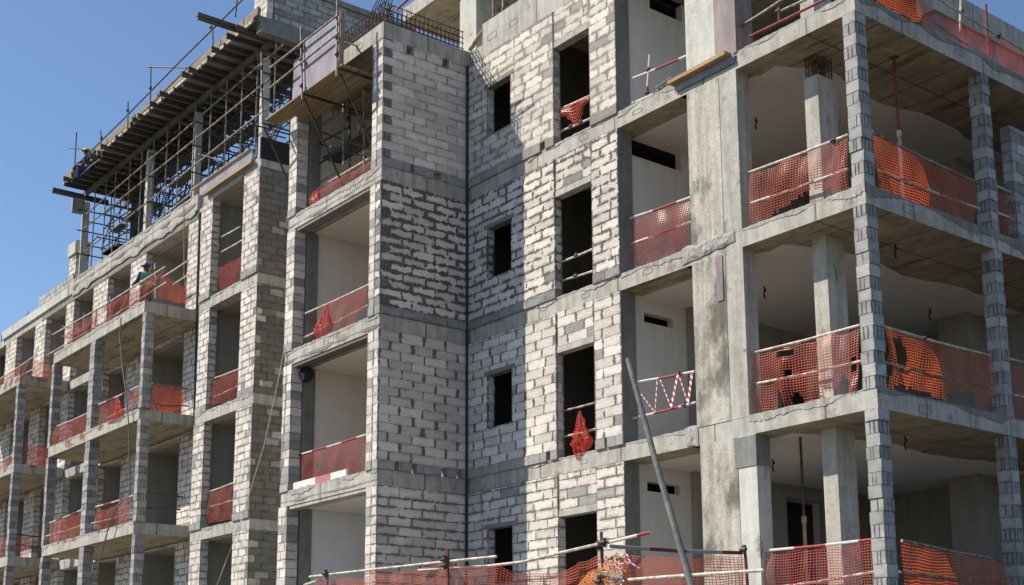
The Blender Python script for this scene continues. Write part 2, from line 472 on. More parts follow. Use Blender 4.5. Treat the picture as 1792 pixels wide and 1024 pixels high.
# ------------------------------------------------------------------ main block, floors
XW0, XW1 = -23.27, -18.2        # sunlit wall
PX0, PX1 = -16.28, -15.05       # wide concrete pillar
XC = -12.40                     # right-hand corner
BX0_, BX1_, BY_ = -27.45, -23.27, 14.65
BAL = {4: 12.06, 3: 8.70, 2: 5.28}
for k in (1, 2, 3, 4, 5, 6):
    if k <= 4:
        m = MB(); z0, z1 = Bt[k], Tp[k]
        m.prism([(XW0 - .2, D + .0), (XC, D), (XC, 27), (XW0 - .2, 27)], z0, z1)
        s = obj('floor_slab', m, M['conc'], bld)
        rn = random.Random(k)
        if k > 1:
            fascia_marks(s, [(u + rn.uniform(-.2, .2), (z0 + z1) / 2 + .02, .30, .13) for u in (-22.3, -20.6, -19.2, -17.5)][1:], 'x', D)
            fascia_marks(s, [(18.1 + rn.uniform(-.2, .2), (z0 + z1) / 2, .34, .17), (20.0, (z0 + z1) / 2, .3, .16), (21.3, (z0 + z1) / 2 - .02, .34, .15), (22.3, (z0 + z1) / 2, .34, .15)], 'y', XC)
        # board-marked soffit strip round the open corner, and smooth plaster further in with a ragged edge
        sb = MB().box(PX1 - 1.4, XC - .01, D + .01, 26.98, z0 - .004, z0 + .02)
        obj('soffit', sb, M['soffit'], bld)
        rn = random.Random(40 + k)
        edge = [(PX0 + .0, D + .55), (PX1 - .1, D + .40), (-14.9, D + .52), (-14.5, D + .45), (-14.30, D + .85)]
        y = D + 1.0
        while y < 24.4:
            edge.append((-14.16 + .09 * math.sin(y * 1.9 + k) + rn.uniform(-.05, .05), y)); y += .32
        poly = edge + [(edge[-1][0], 24.58), (-19.5, 24.58), (-19.5, D + .55)]
        obj('ceiling_plaster', MB().prism(poly, z0 - .026, z0 - .006), M['plaster'], bld)
        # room A ceiling: rough strip then plaster, already covered by poly; strip above the opening
        sb = MB().box(XW1 - .2, PX0 + .1, D + .01, D + .6, z0 - .004, z0 + .02)
        obj('soffit', sb, M['soffit'], bld)
# slab 5 on the main wall is deep, with an upstand
m = MB().box(XW0 + .55, -16.0, D, D + .3, Bt[5], 15.46).box(XW0, XW0 + .55, D, D + .3, Bt[5], 14.95)
s = obj('edge_beam', m, M['conc'], bld)
fascia_marks(s, [(-22.35, 15.0, .34, .2), (-21.55, 15.02, .3, .2)], 'x', D)
slab('floor_slab', XW0 - 4.1, -14.75, D + .3, 23.9, Bt[5], Tp[5], 'conc')
obj('soffit', MB().box(XW0, -14.76, D + .3, 23.89, Bt[5] - .02, Bt[5] - .004), M['soffit'], bld)
# slab 6 overhead on the left, over an open storey
m = MB().box(-27.75, -20.5, 18.06, 24, 18.02, 18.42)
obj('roof_slab', m, M['conc'], bld)
obj('soffit', MB().box(-27.74, -20.5, 18.08, 24, 18.0, 18.016), M['soffit'], bld)
p = PX(822, 60, -24.9)
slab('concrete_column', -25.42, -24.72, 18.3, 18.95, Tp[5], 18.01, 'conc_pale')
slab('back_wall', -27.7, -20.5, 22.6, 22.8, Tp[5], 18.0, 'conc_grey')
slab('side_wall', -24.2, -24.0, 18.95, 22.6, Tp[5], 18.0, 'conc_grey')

# sunlit block wall, storey by storey
styles = {1: ('aac', .36, .36, .35), 2: ('aac_neat', .13, .62, .1), 3: ('aac_rough', .40, .50, .25), 4: ('aac_smear', .22, .36, .2)}
for k in (1, 2, 3, 4):
    mt, bed, ver, hv = styles[k]
    z0, z1 = Tp[k], Bt[k + 1]
    w1 = (-22.5, -21.65, Tp[k] + 1.02, Tp[k] + 2.2)
    gaps = []
    if k == 4: gaps = [(-20.62, -20.45, Tp[4], Tp[4] + .2), (-19.6, -19.55, Tp[4], Tp[4] + .1)]
    if k == 2: gaps = [(-20.5, -20.38, Tp[2], Tp[2] + .2), (-18.72, -18.66, Tp[2], Tp[2] + .2)]
    a = blockwall('x', XW0, -20.165, z0, z1, D - .028, .2, [w1], bed=bed, ver=ver, mat=mt, gaps=gaps, seed=k, halves=hv)
    obj('lintel', MB().box(-22.62, -21.53, D - .034, D + .17, w1[3] - .003, w1[3] + .09), M['conc_grey'], a)
    b = blockwall('x', -20.13, -19.0, Tp[k] + 2.33, z1, D - .022, .2, bed=bed * 1.1, ver=ver, mat=mt if k != 2 else 'aac_neat', base=False, seed=k + 10, halves=.6, greyp=.14)
    obj('lintel', MB().box(-20.13, -19.0, D - .026, D + .18, Tp[k] + 2.2, Tp[k] + 2.33), M['conc'], b)
    c_ = blockwall('x', -19.0, XW1, z0, z1, D - .028, .38, bed=bed, ver=ver, mat=mt, gaps=gaps, seed=k + 20, halves=.2)
    obj('reveal', MB().box(XW1 - .02, XW1 + .012, D - .012, D + .352, z0, z1), M['conc_grey'], c_)
    # inner room partitions; the side walls carry the closed rooms' shade as near-black colour
    slab('partition_wall', -23.2, -18.6, D + 2.6, D + 2.75, z0, z1, 'cement')
    slab('partition_wall', -21.2, -21.08, D + .21, D + 2.6, z0, z1, 'cement_shaded')
    slab('partition_wall', -23.15, -23.02, D + .21, D + 2.6, z0, z1, 'cement_shaded')
    # left wall of the room behind the tall opening, with its duct slot
    slot = {1: (17.6, 18.5, 3.98, 4.17), 2: (17.62, 18.43, 7.36, 7.56), 3: (17.36, 18.8, 10.80, 11.25), 4: (18.0, 18.95, 14.22, 14.62)}[k]
    m = MB()
    for q0, q1, c0, c1 in rects_minus((D + .36, 24.58, z0, z1 - .001), [slot] + ([(21.5, 22.7, z0, z0 + 2.75)] if k <= 2 else [])):
        m.box(XW1 - .2, XW1 - .03, q0, q1, c0, c1)
    obj('partition_wall', m, M['plaster_wall'], bld)
    slab('partition_wall', XW1 - .7, XW1 - .6, D + .4, 19.4, slot[2] - .3, z1, 'dark')  # near-black wall paints in the darkness behind the slot
    slab('slot_shade_sheet', XW1 - .6, XW1 - .2, D + .38, 19.4, z1 - .05, z1 - .03, 'dark')  # added near-black sheet that keeps the slot dark from below
    # far rooms of the open corner
    slab('back_wall', XW1 - .1, XC if k < 4 else -14.8, 24.6 if k < 4 else 23.4, 24.8 if k < 4 else 23.6, z0, z1, 'cement')
    slab('side_wall', XW1 - .15, XW1 + .05, 21.2, 24.6, z0, z1, 'cement') if k > 2 else None
    if k <= 2:
        m = MB()
        for q0, q1, c0, c1 in rects_minus((18.8, 24.6, z0, z1 - .001), [(21.5, 22.7, z0, z0 + 2.75)]):
            m.box(XW1 - .02, XW1 + .1, q0, q1, c0, c1)
        obj('side_wall', m, M['cement'], bld)
        slab('side_wall', XW1 - 1.8, XW1 - 1.7, 19, 24.6, z0, z1, 'dark')  # near-black wall paints in the darkness beyond the doorway
    if k < 4: slab('side_wall', -15.6, -14.9, 23.6, 24.6, z0, z1, 'cement')

# wide concrete pillar between the tall opening and the open corner
for k in (1, 2, 3, 4):
    z0, z1 = Tp[k], Bt[k + 1]
    xa = PX0 + {1: .06, 2: 0, 3: 0, 4: .02}[k]; xb = PX1 + {1: .13, 2: .0, 3: .0, 4: .05}[k]
    p = slab('concrete_pillar', xa, xb - .42, D - .012, D + .45, z0, z1, 'conc_moss' if k != 4 else 'conc_pale')
    if k == 4:
        obj('plywood_shutter', MB().box(xb - .52, xb, D - .022, D + .44, z0, z1), M['ply_brown'], p)
    else:
        obj('pillar_extension', MB().box(xb - .42, xb, D - .004, D + .33, z0, z1), M['conc' if k > 1 else 'conc_pale'], p)
        if k == 1: obj('mortar_patch', MB().box(xb - .48, xb + .012, D - .02, D + .345, z1 - .55, z1 - .02), M['conc_grey'], p)
    if k in (2,):
        tagm = MB().box(xb - .62, xb - .47, D - .03, D - .004, Tp[2] + 2.2, Bt[3] - .02)
        obj('timber_strip', tagm, M['ply_brown'], p)
# rough mortar spilled over the slab edge at the pillar
for k in (2, 3):
    m = MB(); xa, xb = (PX0 - .24, PX0 + 1.06) if k == 3 else (PX0 - .30, PX0 + .02)
    n = int((xb - xa) / .03); nz = 12
    def mp(i, j):
        x = xa + (xb - xa) * i / n; e = min(1, i / 4, (n - i) / 4); t_ = j / nz
        lo = Bt[k] + .05 + .05 * mnoise.noise(Vector((x * 5, 1, k))) + (.10 if k == 3 else -.06) * (i / n); hi = Tp[k] + .05 + .07 * mnoise.noise(Vector((x * 4, 5, k)))
        z = lo + (hi - lo) * t_
        d = (.022 + .022 * mnoise.noise(Vector((x * 9, z * 9, k))) + .012 * mnoise.noise(Vector((x * 30, z * 16, k)))) * e * min(1, 4 * (1 - t_), 4 * t_ + .2)
        return (x, D - .014 - max(0, d), z)
    for i in range(n):
        for j in range(nz): m.quad((mp(i, j), mp(i + 1, j), mp(i + 1, j + 1), mp(i, j + 1)), sm=True)
    for j in range(nz): m.quad(((xa, D + .01, mp(0, j)[2]), mp(0, j), mp(0, j + 1), (xa, D + .01, mp(0, j + 1)[2]))); m.quad((mp(n, j), (xb, D + .01, mp(n, j)[2]), (xb, D + .01, mp(n, j + 1)[2]), mp(n, j + 1)))
    obj('mortar_patch', m, M['mortar'], bld)

def ragged(axis, u0, u1, pos, zc, hh, seed, parent, mat='mortar', t0=.012):
    m = MB(); n = max(6, int((u1 - u0) / .05)); rn = random.Random(seed)
    nz = lambda u, o, f: mnoise.noise(Vector((u * f, o, seed * 1.7)))
    pr = []
    for i in range(n + 1):
        u = u0 + (u1 - u0) * i / n
        a = max(.10, .35 + 1.2 * nz(u, 0, 1.3))
        lo = zc - hh * a * (.7 + .8 * abs(nz(u, 3, 9))); hi = zc + .018 * (1 + nz(u, 5, 7)) * (a > 0)
        pr.append((u, lo, hi, t0 * min(1, a * 2) * (1 + .6 * nz(u, 8, 14))))
    for (ua, la, ha, ta), (ub, lb, hb, tb) in zip(pr, pr[1:]):
        if ta <= .001 and tb <= .001: continue
        P_ = (lambda u, d, z: (u, pos - d, z)) if axis == 'x' else (lambda u, d, z: (pos + d, u, z))
        q = [P_(ua, ta, la), P_(ub, tb, lb), P_(ub, tb, hb), P_(ua, ta, ha)]
        m.quad(q)
        m.quad([P_(ua, ta, ha), P_(ub, tb, hb), P_(ub, -.02, hb), P_(ua, -.02, ha)])
        m.quad([P_(ua, -.02, la), P_(ub, -.02, lb), P_(ub, tb, lb), P_(ua, ta, la)])
    return obj('mortar_drip', m, M[mat], parent)


for k in (2, 3, 4):
    ragged('x', PX1, XC, D, Tp[k], .16, k, bld, 'mortar'); ragged('x', XW1, PX0, D, Tp[k], .12, k + 5, bld, 'mortar')
    ragged('y', D, 23, XC, Tp[k], .17, k + 9, bld, 'conc_grey'); ragged('x', XW0 + 2.2, XW1, D - .004, Tp[k], .14, k + 13, bld, 'conc')
    ragged('x', BX0_, BX1_, BY_, Tp[k], .15, k + 17, bld, 'mortar'); ragged('x', BX0_, BX1_, BY_, Bt[k] + .08, .1, k + 21, bld, 'conc_grey')
    ragged('x', -45.3, -37.4, 15.14, BAL[k], .14, k + 25, bld, 'mortar'); ragged('x', -35.14, -31.5, 15.9, Tp[k] - .02, .12, k + 29, bld, 'mortar')
for i in range(3): ragged('x', -49, -38, D - .06, 16.08 - i * .28, .16, 50 + i, bld, 'mortar' if i != 1 else 'conc_grey', .02)

# slim block pillars on the corner and along the right face
def block_pillar(x0, x1, y0, y1, z0, z1, seed, mat='grey_block', nm='block_pillar', tone=None):
    rn = random.Random(seed); m = MB(); z = z0; i = seed % 2
    while z < z1 - .02:
        ze = min(z + .205, z1)
        if z1 - ze < .06: ze = z1
        jx, jy = rn.uniform(-.011, .011), rn.uniform(-.009, .009); t = rn.random() if tone is None else tone
        g = .25 * rn.random()
        if i % 2 == 0:
            m.box(x0 + jx, x1 + jx, y0 + jy, y1 + jy, z, ze, (t, g, .14, .12))
        else:                                                      # the ribbed end of a hollow block: three upright strips
            w = (x1 - x0); c = [x0 + jx, x0 + jx + w * .34, x0 + jx + w * .62, x1 + jx]
            if rn.random() < .3: c = [c[0], c[0] + w * rn.uniform(.4, .65), c[-1]]
            c[1:-1] = [q_ + rn.uniform(-.02, .02) for q_ in c[1:-1]]
            ga = rn.uniform(.001, .006)
            for a, b in zip(c, c[1:]): m.box(a + ga, b - ga, y0 + jy, y1 + jy - .02, z, ze, (t * rn.uniform(.6, 1), g + .15, .14, rn.uniform(.10, .24)))
            m.box(x0 + jx + .012, x1 + jx - .012, y0 + jy + rn.uniform(.004, .02), y1 + jy - .03, z + .002, ze - .002, (.3, g, .1, .1))
            w = (y1 - y0); c = [y0 + jy, y0 + jy + w * .4, y0 + jy + w * .7, y1 + jy]
            c[1:-1] = [q_ + rn.uniform(-.02, .02) for q_ in c[1:-1]]
            for a, b in zip(c, c[1:]): m.box(x1 + jx - .06, x1 + jx, a + .005, b - .005, z, ze, (t, g + .35, .14, rn.uniform(.12, .24)))
        z = ze; i += 1
    return obj(nm, m, M[mat], bld)


for k in (1, 2, 3, 4):
    block_pillar(-12.66, -12.40, D - .004, D + .275, Tp[k], Bt[k + 1] - .002, k * 3 + 1)
    if k == 4: pass
    else: block_pillar(-12.67, -12.40, 20.63, 20.88, Tp[k], Bt[k + 1] - .002, k * 3 + 2)
    if k < 4: block_pillar(-12.67, -12.40, 26.6, 26.85, Tp[k], Bt[k + 1] - .002, k * 3 + 7)
    if k < 4: block_pillar(-12.67, -12.40, 24.4, 24.65, Tp[k], Bt[k + 1] - .002, k * 3 + 5)
    # concrete column inside
    c = slab('concrete_column', -14.02, -13.72, D + .62, D + 1.12, Tp[k], Bt[k + 1] - (.001 if k != 3 else .42), 'conc')
    if k == 3:
        m = MB()
        for i in range(5):
            for j in range(3): m.tube((-13.99 + i * .06, D + .66 + j * .2, 10.8), (-13.99 + i * .06, D + .66 + j * .2, Bt[4]), .012, 5)
        for zz in (10.95, 11.08, 11.2):
            m.path([(-14.0, D + .64, zz), (-13.74, D + .64, zz), (-13.74, D + 1.09, zz), (-14.0, D + 1.09, zz), (-14.0, D + .64, zz)], .008, 5)
        obj('rebar', m, M['rust'], c)
    if k == 3: blockwall('y', 21.55, 24.0, Tp[k], Bt[k + 1] - .75, -12.45, .2, bl=.4, bed=.15, ver=.2, mat='grey_block', seed=k, greyp=.35)

# concrete wall far behind on the right, above the fourth floor
a, b = PX(1718, 14, -14.0), PX(1792, 57, -14.0)
m = MB().box(-14.4, -14.0, 21.8, 26.95, 13.62, 14.22)
obj('parapet_beam', m, M['conc'], bld)
slab('back_wall', -14.36, -14.06, 21.9, 26.9, Tp[4], 13.618, 'cement')

# ------------------------------------------------------------------ projecting bay
BX0, BX1, BY = -27.45, -23.27, 14.65
for k in (1, 2, 3, 4, 5):
    if k < 5:
        s = slab('floor_slab', BX0, BX1 - .0, BY, D + 3.5, Bt[k] - .02, Tp[k] - .003, 'conc')
        rn = random.Random(60 + k)
        fascia_marks(s, [(u + rn.uniform(-.25, .25), Bt[k] + .17, .26, .15) for u in (-26.4, -25.2, -24.2)], 'x', BY)
        if k > 1:
            obj('ceiling_plaster', MB().box(-27.1, BX1 - .2, BY + .5, 22, Bt[k] - .05, Bt[k] - .03), M['plaster'], bld)
            m = MB()
            for i in range(6): m.box(-27.06 + i * .56, -27.06 + i * .56 + .55, BY + .02, BY + .30, Bt[k] - .10, Bt[k] - .024)
            obj('soffit_blocks', m, M['conc_grey' if k == 4 else 'aac_neat' if k == 3 else 'conc'], bld)
    else:
        m = MB().box(BX0, BX1, BY, BY + .35, 14.62, 15.0).box(BX1 - .35, BX1, BY + .35, D + .3, 14.62, 15.0).box(BX0, BX1 - .35, BY + .35, D + .3, 14.62, 14.80)
        s = obj('edge_beam', m, M['conc'], bld)
        fascia_marks(s, [(-25.0, 14.8, .3, .18), (-24.3, 14.8, .3, .18)], 'x', BY)
        obj('soffit', MB().box(BX0 + .3, BX1 - .36, BY + .36, D + .3, 14.59, 14.614), M['soffit'], bld)
bst = {1: ('aac', .40, .34), 2: ('aac_neat', .10, .62), 3: ('aac_rough', .70, .62), 4: ('aac_neat', .10, .16)}
holes = {4: [(15.27, 15.46, 14.40, 14.62), (16.28, 16.44, 14.40, 14.62), (15.40, 15.50, 11.6, 11.8), (16.05, 16.22, 11.6, 11.8)],
         2: [(15.07, 15.17, 4.82, 5.02), (15.50, 15.62, 4.82, 5.02), (16.27, 16.41, 4.82, 5.02), (16.68, 16.8, 4.82, 5.02)], 3: [], 1: []}
for k in (1, 2, 3, 4):
    mt, bed, ver = bst[k]; z0, z1 = Tp[k], (Bt[k + 1] - .02 if k < 4 else 14.62)
    off = {1: .0, 2: .02, 3: .022, 4: .0}[k]
    blockwall('y', BY - off + .002, D - .03, z0, z1, BX1 + off, .22, bed=bed, ver=ver, mat=mt, gaps=holes[k], seed=k + 40, greyp=0,
              quoin=(lambda i: i % 2 == 1) if k >= 3 else None, vervar=.9 if k in (2, 4) else .3)
    blockwall('x', -23.70, BX1 - .22 + off, z0, z1, BY - off, .3, bl=.45, bed=.14, ver=.2, mat='aac_neat', seed=k + 44, greyp=.15, halves=.5)
    offl = {1: .05, 2: .03, 3: .03, 4: .03}[k]
    blockwall('x', BX0 - offl, -27.08, z0, z1, BY - offl * .6, .3, bl=.4, bed=.16, ver=.2, mat='aac_neat', seed=k + 48, greyp=.15, halves=.4)
    slab('concrete_column', -27.42, -27.06, BY + .3, BY + .62, z0, z1, 'conc_grey')
    slab('partition_wall', -27.42, -27.12, BY + .62, 20, z0, z1, 'plaster' if k > 1 else 'plaster_skylit')
    slab('partition_wall', -27.4, -23.3, 19.9, 20.1, z0, z1, 'plaster_wall')
    slab('partition_wall', -23.5, -23.32, D + .2, 20, z0, z1, 'plaster_wall')
# movement joint between the bay and the sunlit wall
obj('movement_joint', MB().box(BX1 + .024, BX1 + .06, D - .085, D - .034, Tp[1], 14.6), M['pipe'], bld)

# ------------------------------------------------------------------ second, shallow bay
CX0, CX1, CYF = -35.14, -31.5, 15.9
for k in (1, 2, 3, 4, 5):
    if k < 5:
        slab('floor_slab', CX0, CX1, CYF, D + 4, Bt[k], Tp[k] - .02, 'conc')
        obj('ceiling_plaster', MB().box(CX0 + .1, CX1 - .25, CYF + .4, 20.5, Bt[k] - .03, Bt[k] - .008), M['cement'], bld)
    else:
        slab('roof_slab', CX0, CX1, CYF, D + 1.0, Bt[5] - .02, 14.94, 'conc')
    if k < 5:
        z0, z1 = Tp[k] - .02, Bt[k + 1] - (.02 if k == 4 else 0)
        st = dict(bed=.30, ver=.34, mat='aac', bl=.42)
        o = .03 if k in (2, 4) else .0
        blockwall('x', -32.45, CX1, z0, z1, CYF - o, .3, seed=k + 60, greyp=.06, halves=.3, **st)
        blockwall('x', CX0, -34.42, z0, z1, CYF - o, .25, seed=k + 63, greyp=.12, halves=.3, **st)
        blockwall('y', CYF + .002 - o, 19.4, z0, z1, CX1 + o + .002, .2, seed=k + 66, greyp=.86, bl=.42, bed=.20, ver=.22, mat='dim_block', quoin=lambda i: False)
        slab('partition_wall', CX0 - .2, CX0 + .45, CYF + .26, 20.4, z0, z1, 'cement')
        slab('partition_wall', CX0, CX1, 20.2, 20.4, z0, z1, 'cement')
        # recess between the two bays
        slab('partition_wall', CX1, BX0, 19.2, 19.4, z0, z1, 'conc_grey')
slab('roof_slab', CX1, BX0, 17.3, 19.4, Bt[5], Tp[5], 'conc')

# ------------------------------------------------------------------ left wing
LX0, LX1 = -60.0, -37.55
ops = [(-41.99, -38.58), (-45.42, -43.33), (-48.85, -46.86), (-52.0, -49.73), (-55.6, -53.3), (-59.3, -57.0)]
for k in (1, 2, 3, 4, 5):
    if k < 5:
        slab('floor_slab', LX0, LX1, D, 24, BL[k], TL[k], 'conc')
        z0, z1 = TL[k], BL[k + 1]
        hs = [(a, b, z0, z1 - (.0 if k == 4 else .02)) for a, b in ops]
        blockwall('x', LX0, LX1, z0, z1, D - .02, .25, hs, bl=.42, bed=.3, ver=.34, mat='aac_smear' if k == 4 else 'aac', seed=k + 80, greyp=.07, halves=.3)
        for a, b in ops:
            slab('partition_wall', a - .25, a - .02, D + .24, 21, z0, z1, 'cement')
        slab('partition_wall', LX0, LX1, 20.9, 21.1, z0, z1, 'cement')
        obj('ceiling_plaster', MB().box(LX0, LX1, D + .5, 21, BL[k + 1] - .03, BL[k + 1] - .006), M['cement'], bld)
    else:
        slab('roof_slab', LX0, LX1, D - .0, 22, BL[5], TL[5] - .06, 'conc')
# stub wall between left wing and the shallow bay
for k in (1, 2, 3, 4):
    blockwall('x', LX1, CX0 + .0, TL[k] - .3, BL[k + 1], D - .02, .25, bl=.42, bed=.3, ver=.34, mat='aac', seed=k + 90, greyp=.3)
obj('roof_kerb', MB().box(-49.5, -37.9, D - .06, D + .14, TL[5] - .06, 16.08), M['conc'], bld)
obj('lintel_course', MB().box(-52.5, -37.9, D - .035, D - .021, BL[5] - .02, BL[5] + .14), M['conc_grey'], bld)
blockwall('x', -53.4, -49.5, TL[5] + .28, 16.5, D + .1, .2, bl=.4, bed=.2, ver=.2, mat='grey_block', base=False, seed=3, name='parapet_wall')
obj('roof_kerb', MB().box(-57.5, -49.5, D - .08, D + .1, TL[5] - .06, TL[5] + .30), M['conc_pale'], bld)
blockwall('x', -50.2, -49.45, TL[5] - .06, 17.9, D + .15, .5, bl=.4, bed=.3, ver=.3, mat='aac_smear', base=False, seed=5, name='parapet_wall')
obj('coping', MB().box(-50.25, -49.42, D + .08, D + .68, 17.35, 17.85), M['conc_pale'], bld)

# balconies of the left wing
bal = [(-45.3, -37.4), (-57.5, -48.95)]
BB = {4: (11.69, 12.06), 3: (8.36, 8.70), 2: (4.93, 5.28), 1: (1.55, 1.88)}
for (a, b) in bal:
    for k in (1, 2, 3, 4):
        z0, z1 = BB[k]
        obj('balcony_slab', MB().box(a, b, 15.14, D - .03, z0 + .006, z1), M['conc'], bld)
        obj('soffit', MB().box(a + .01, b - .01, 15.16, D - .03, z0 - .012, z0 + .002), M['soffit'], bld)
    for k in (1, 2, 3):
        z0, z1 = BB[k][1], BB[k + 1][0] - .013
        if a > -46:
            block_pillar(-37.47, -37.22, 15.13, 15.42, z0, z1, k * 5)
            block_pillar(-41.75, -41.33, 15.13, 15.45, z0, z1, k * 5 + 1)
            block_pillar(-45.40, -45.15, 15.13, 15.43, z0, z1, k * 5 + 3)
        else:
            block_pillar(-49.2, -48.95, 15.13, 15.42, z0, z1, k * 5 + 2)
            block_pillar(-53.4, -53.0, 15.13, 15.43, z0, z1, k * 5 + 4)
            block_pillar(-57.5, -57.25, 15.13, 15.42, z0, z1, k * 5 + 5)
# podium in front, below the picture, that carries the fence
obj('podium', MB().box(-60, -9, 11.2, 14.6, .8, 1.15).box(-60, -9, 14.6, 17, -1.7, 1.1), M['conc_grey'], bld)

# ================================================================== loose things
TR = .0245       # scaffold tube radius
LEV = {1: 'lowest visible floor', 2: 'second visible floor', 3: 'third visible floor', 4: 'fourth visible floor'}


def clampm(p, m=None, s=.05):
    m = m or MB(); p = Vector(p); s *= .72
    m.tube(p + Vector((0, 0, -s * 1.5)), p + Vector((0, 0, s * 1.5)), s * .8, 8)
    m.tube(p + Vector((s * 1.4, -s * .6, 0)), p + Vector((-s * 1.4, -s * .6, 0)), s * .7, 8)
    return m
    m.box(p.x - s, p.x + s, p.y - s, p.y + s, p.z - s, p.z + s); return m


def tubes_thing(name, label, cat, parts, group=None, loc=None):
    """parts: list of (part name, [points], radius, material)"""
    base = Vector(loc or parts[0][1][0])
    t = thing(name, label, cat, base, group)
    for nm, pts, r, mt in parts:
        obj(nm, MB().path(pts, r, 8), M[mt], t)
    return t


def rail_px(label, rows, plane, val, mats=('steel_pale',), posts=(), clamps=(), name='guard_rail', cat='guard rail', group=None, pr=TR):
    """rows: list of (x0,y0,x1,y1) picks of each tube on the plane"""
    fn = {'Y': PY, 'X': PX}[plane]; parts = []
    for i, (x0, y0, x1, y1) in enumerate(rows):
        a, b = fn(x0, y0, val), fn(x1, y1, val)
        mid = (a + b) / 2 + Vector((0, 0, -.006 * (b - a).length))
        parts.append(('rail', [a, mid, b], pr, mats[i % len(mats)]))
    for (x0, y0, x1, y1, mt) in posts:
        parts.append(('post', [fn(x0, y0, val), fn(x1, y1, val)], pr, mt))
    t = tubes_thing(name, label, cat, parts, group)
    for (x, y) in clamps:
        c = fn(x, y, val); obj('coupler', clampm(c), M['steel_dark'], t)
    return t


def net_px(label, px, plane, val, mat='net', bulge=.07, seed=0, holes=(), bottom=None, name='safety_net', group=None, nu=46, nv=16, top=.03, gather=0):
    """px: TL, TR, BR, BL picks of the net on its plane; cloth coordinates in metres drive the mesh pattern"""
    fn = {'Y': PY, 'X': PX}[plane]
    P = [fn(x, y, val) for x, y in px]
    nrm = Vector((0, -1, 0)) if plane == 'Y' else Vector((1, 0, 0))
    W = ((P[1] - P[0]).length + (P[2] - P[3]).length) / 2; H = ((P[3] - P[0]).length + (P[2] - P[1]).length) / 2
    rn = random.Random(seed); ph = [rn.uniform(0, 6.28) for _ in range(6)]
    nu = max(10, int(W / .055)); nv = max(6, int(H / .06))

    def pt(i, j):
        s, t = i / nu, j / nv
        top_ = P[0].lerp(P[1], s); bot = P[3].lerp(P[2], s)
        q = top_.lerp(bot, t)
        sag = top * math.sin(s * math.pi * (2 + seed % 3)) ** 2 * (1 - t)
        nz = mnoise.noise(Vector((s * W * 1.6 + seed * 7, t * H * 1.6, seed)))
        nz2 = mnoise.noise(Vector((s * W * 5 + seed * 3, t * H * 2.2, seed + 5)))
        fold = math.sin(s * W * 9 + ph[0] + 1.5 * math.sin(t * 3 + ph[1])) * .016
        d = bulge * (nz * 1.2 + .35 * nz2) * (.35 + t) + fold + bulge * .8 * math.sin(math.pi * t) * .6
        low = 0
        if bottom: low = bottom(s) * t
        w = mnoise.noise(Vector((s * W * 3.1, 7.7, seed * 2.3))) * .05 * t
        return q + nrm * d + Vector((0, 0, -sag + low + w))
    m = MB()
    g = [[pt(i, j) for j in range(nv + 1)] for i in range(nu + 1)]
    for i in range(nu):
        for j in range(nv):
            s, t = (i + .5) / nu, (j + .5) / nv
            if any(((s - a) / ra) ** 2 + ((t - b) / rb) ** 2 < 1 + .5 * mnoise.noise(Vector((s * 30, t * 20, seed))) for a, b, ra, rb in holes): continue
            k = 1 + gather
            m.quad((g[i][j + 1], g[i + 1][j + 1], g[i + 1][j], g[i][j]), sm=True,
                   uv=[(i / nu * W * k, -(j + 1) / nv * H), ((i + 1) / nu * W * k, -(j + 1) / nv * H), ((i + 1) / nu * W * k, -j / nv * H), (i / nu * W * k, -j / nv * H)])
    o = obj(name, m, M[mat])
    return tag(o, label, 'safety net', group)


# ---- open corner, front face: rails and nets
YR = 17.13
rail_px('two pale tube rails across the sunlit front of the open corner, third visible floor', [(1308, 303, 1484, 236), (1308, 358, 1484, 296)], 'Y', YR, clamps=[(1459, 246)])
rail_px('two pale tube rails across the sunlit front of the open corner, second visible floor', [(1317, 618, 1505, 569), (1322, 672, 1507, 632)], 'Y', YR, clamps=[(1310, 619)])
rail_px('red and white tube rails across the front of the open corner, lowest visible floor', [(1338, 964, 1527, 944), (1345, 1030, 1530, 1001)], 'Y', YR, mats=('rw', 'steel_pale'))
rail_px('crossing red and steel tubes on the front of the topmost open corner', [(1294, 48, 1380, -8), (1363, 21, 1425, -8), (1312, 64, 1455, -7)], 'Y', YR, mats=('steel', 'steel', 'redpaint'),
        posts=[(1363, 12, 1364, 40, 'redpaint')], clamps=[(1363, 19)])
net_px('red net torn along its lower edge, sunlit front of open corner, third visible floor', [(1310, 306), (1484, 238), (1487, 335), (1310, 396)], 'Y', YR, 'net', .07, 1,
       holes=[(.62, .98, .22, .26), (.45, 1.0, .2, .16)])
net_px('ragged red net full of holes, sunlit front of open corner, second visible floor', [(1316, 621), (1505, 572), (1511, 690), (1320, 728)], 'Y', YR, 'net', .11, 2,
       holes=[(.32, .12, .09, .07), (.27, .88, .035, .2), (.42, .92, .045, .16), (.86, .88, .07, .2), (.36, .45, .03, .06), (.95, .55, .035, .12), (.75, .93, .08, .1)])
net_px('dark red net under red and white rails, open corner front, lowest visible floor', [(1333, 967), (1527, 948), (1535, 1060), (1338, 1075)], 'Y', YR, 'net_red', .09, 3, holes=[(.18, .75, .07, .2)])
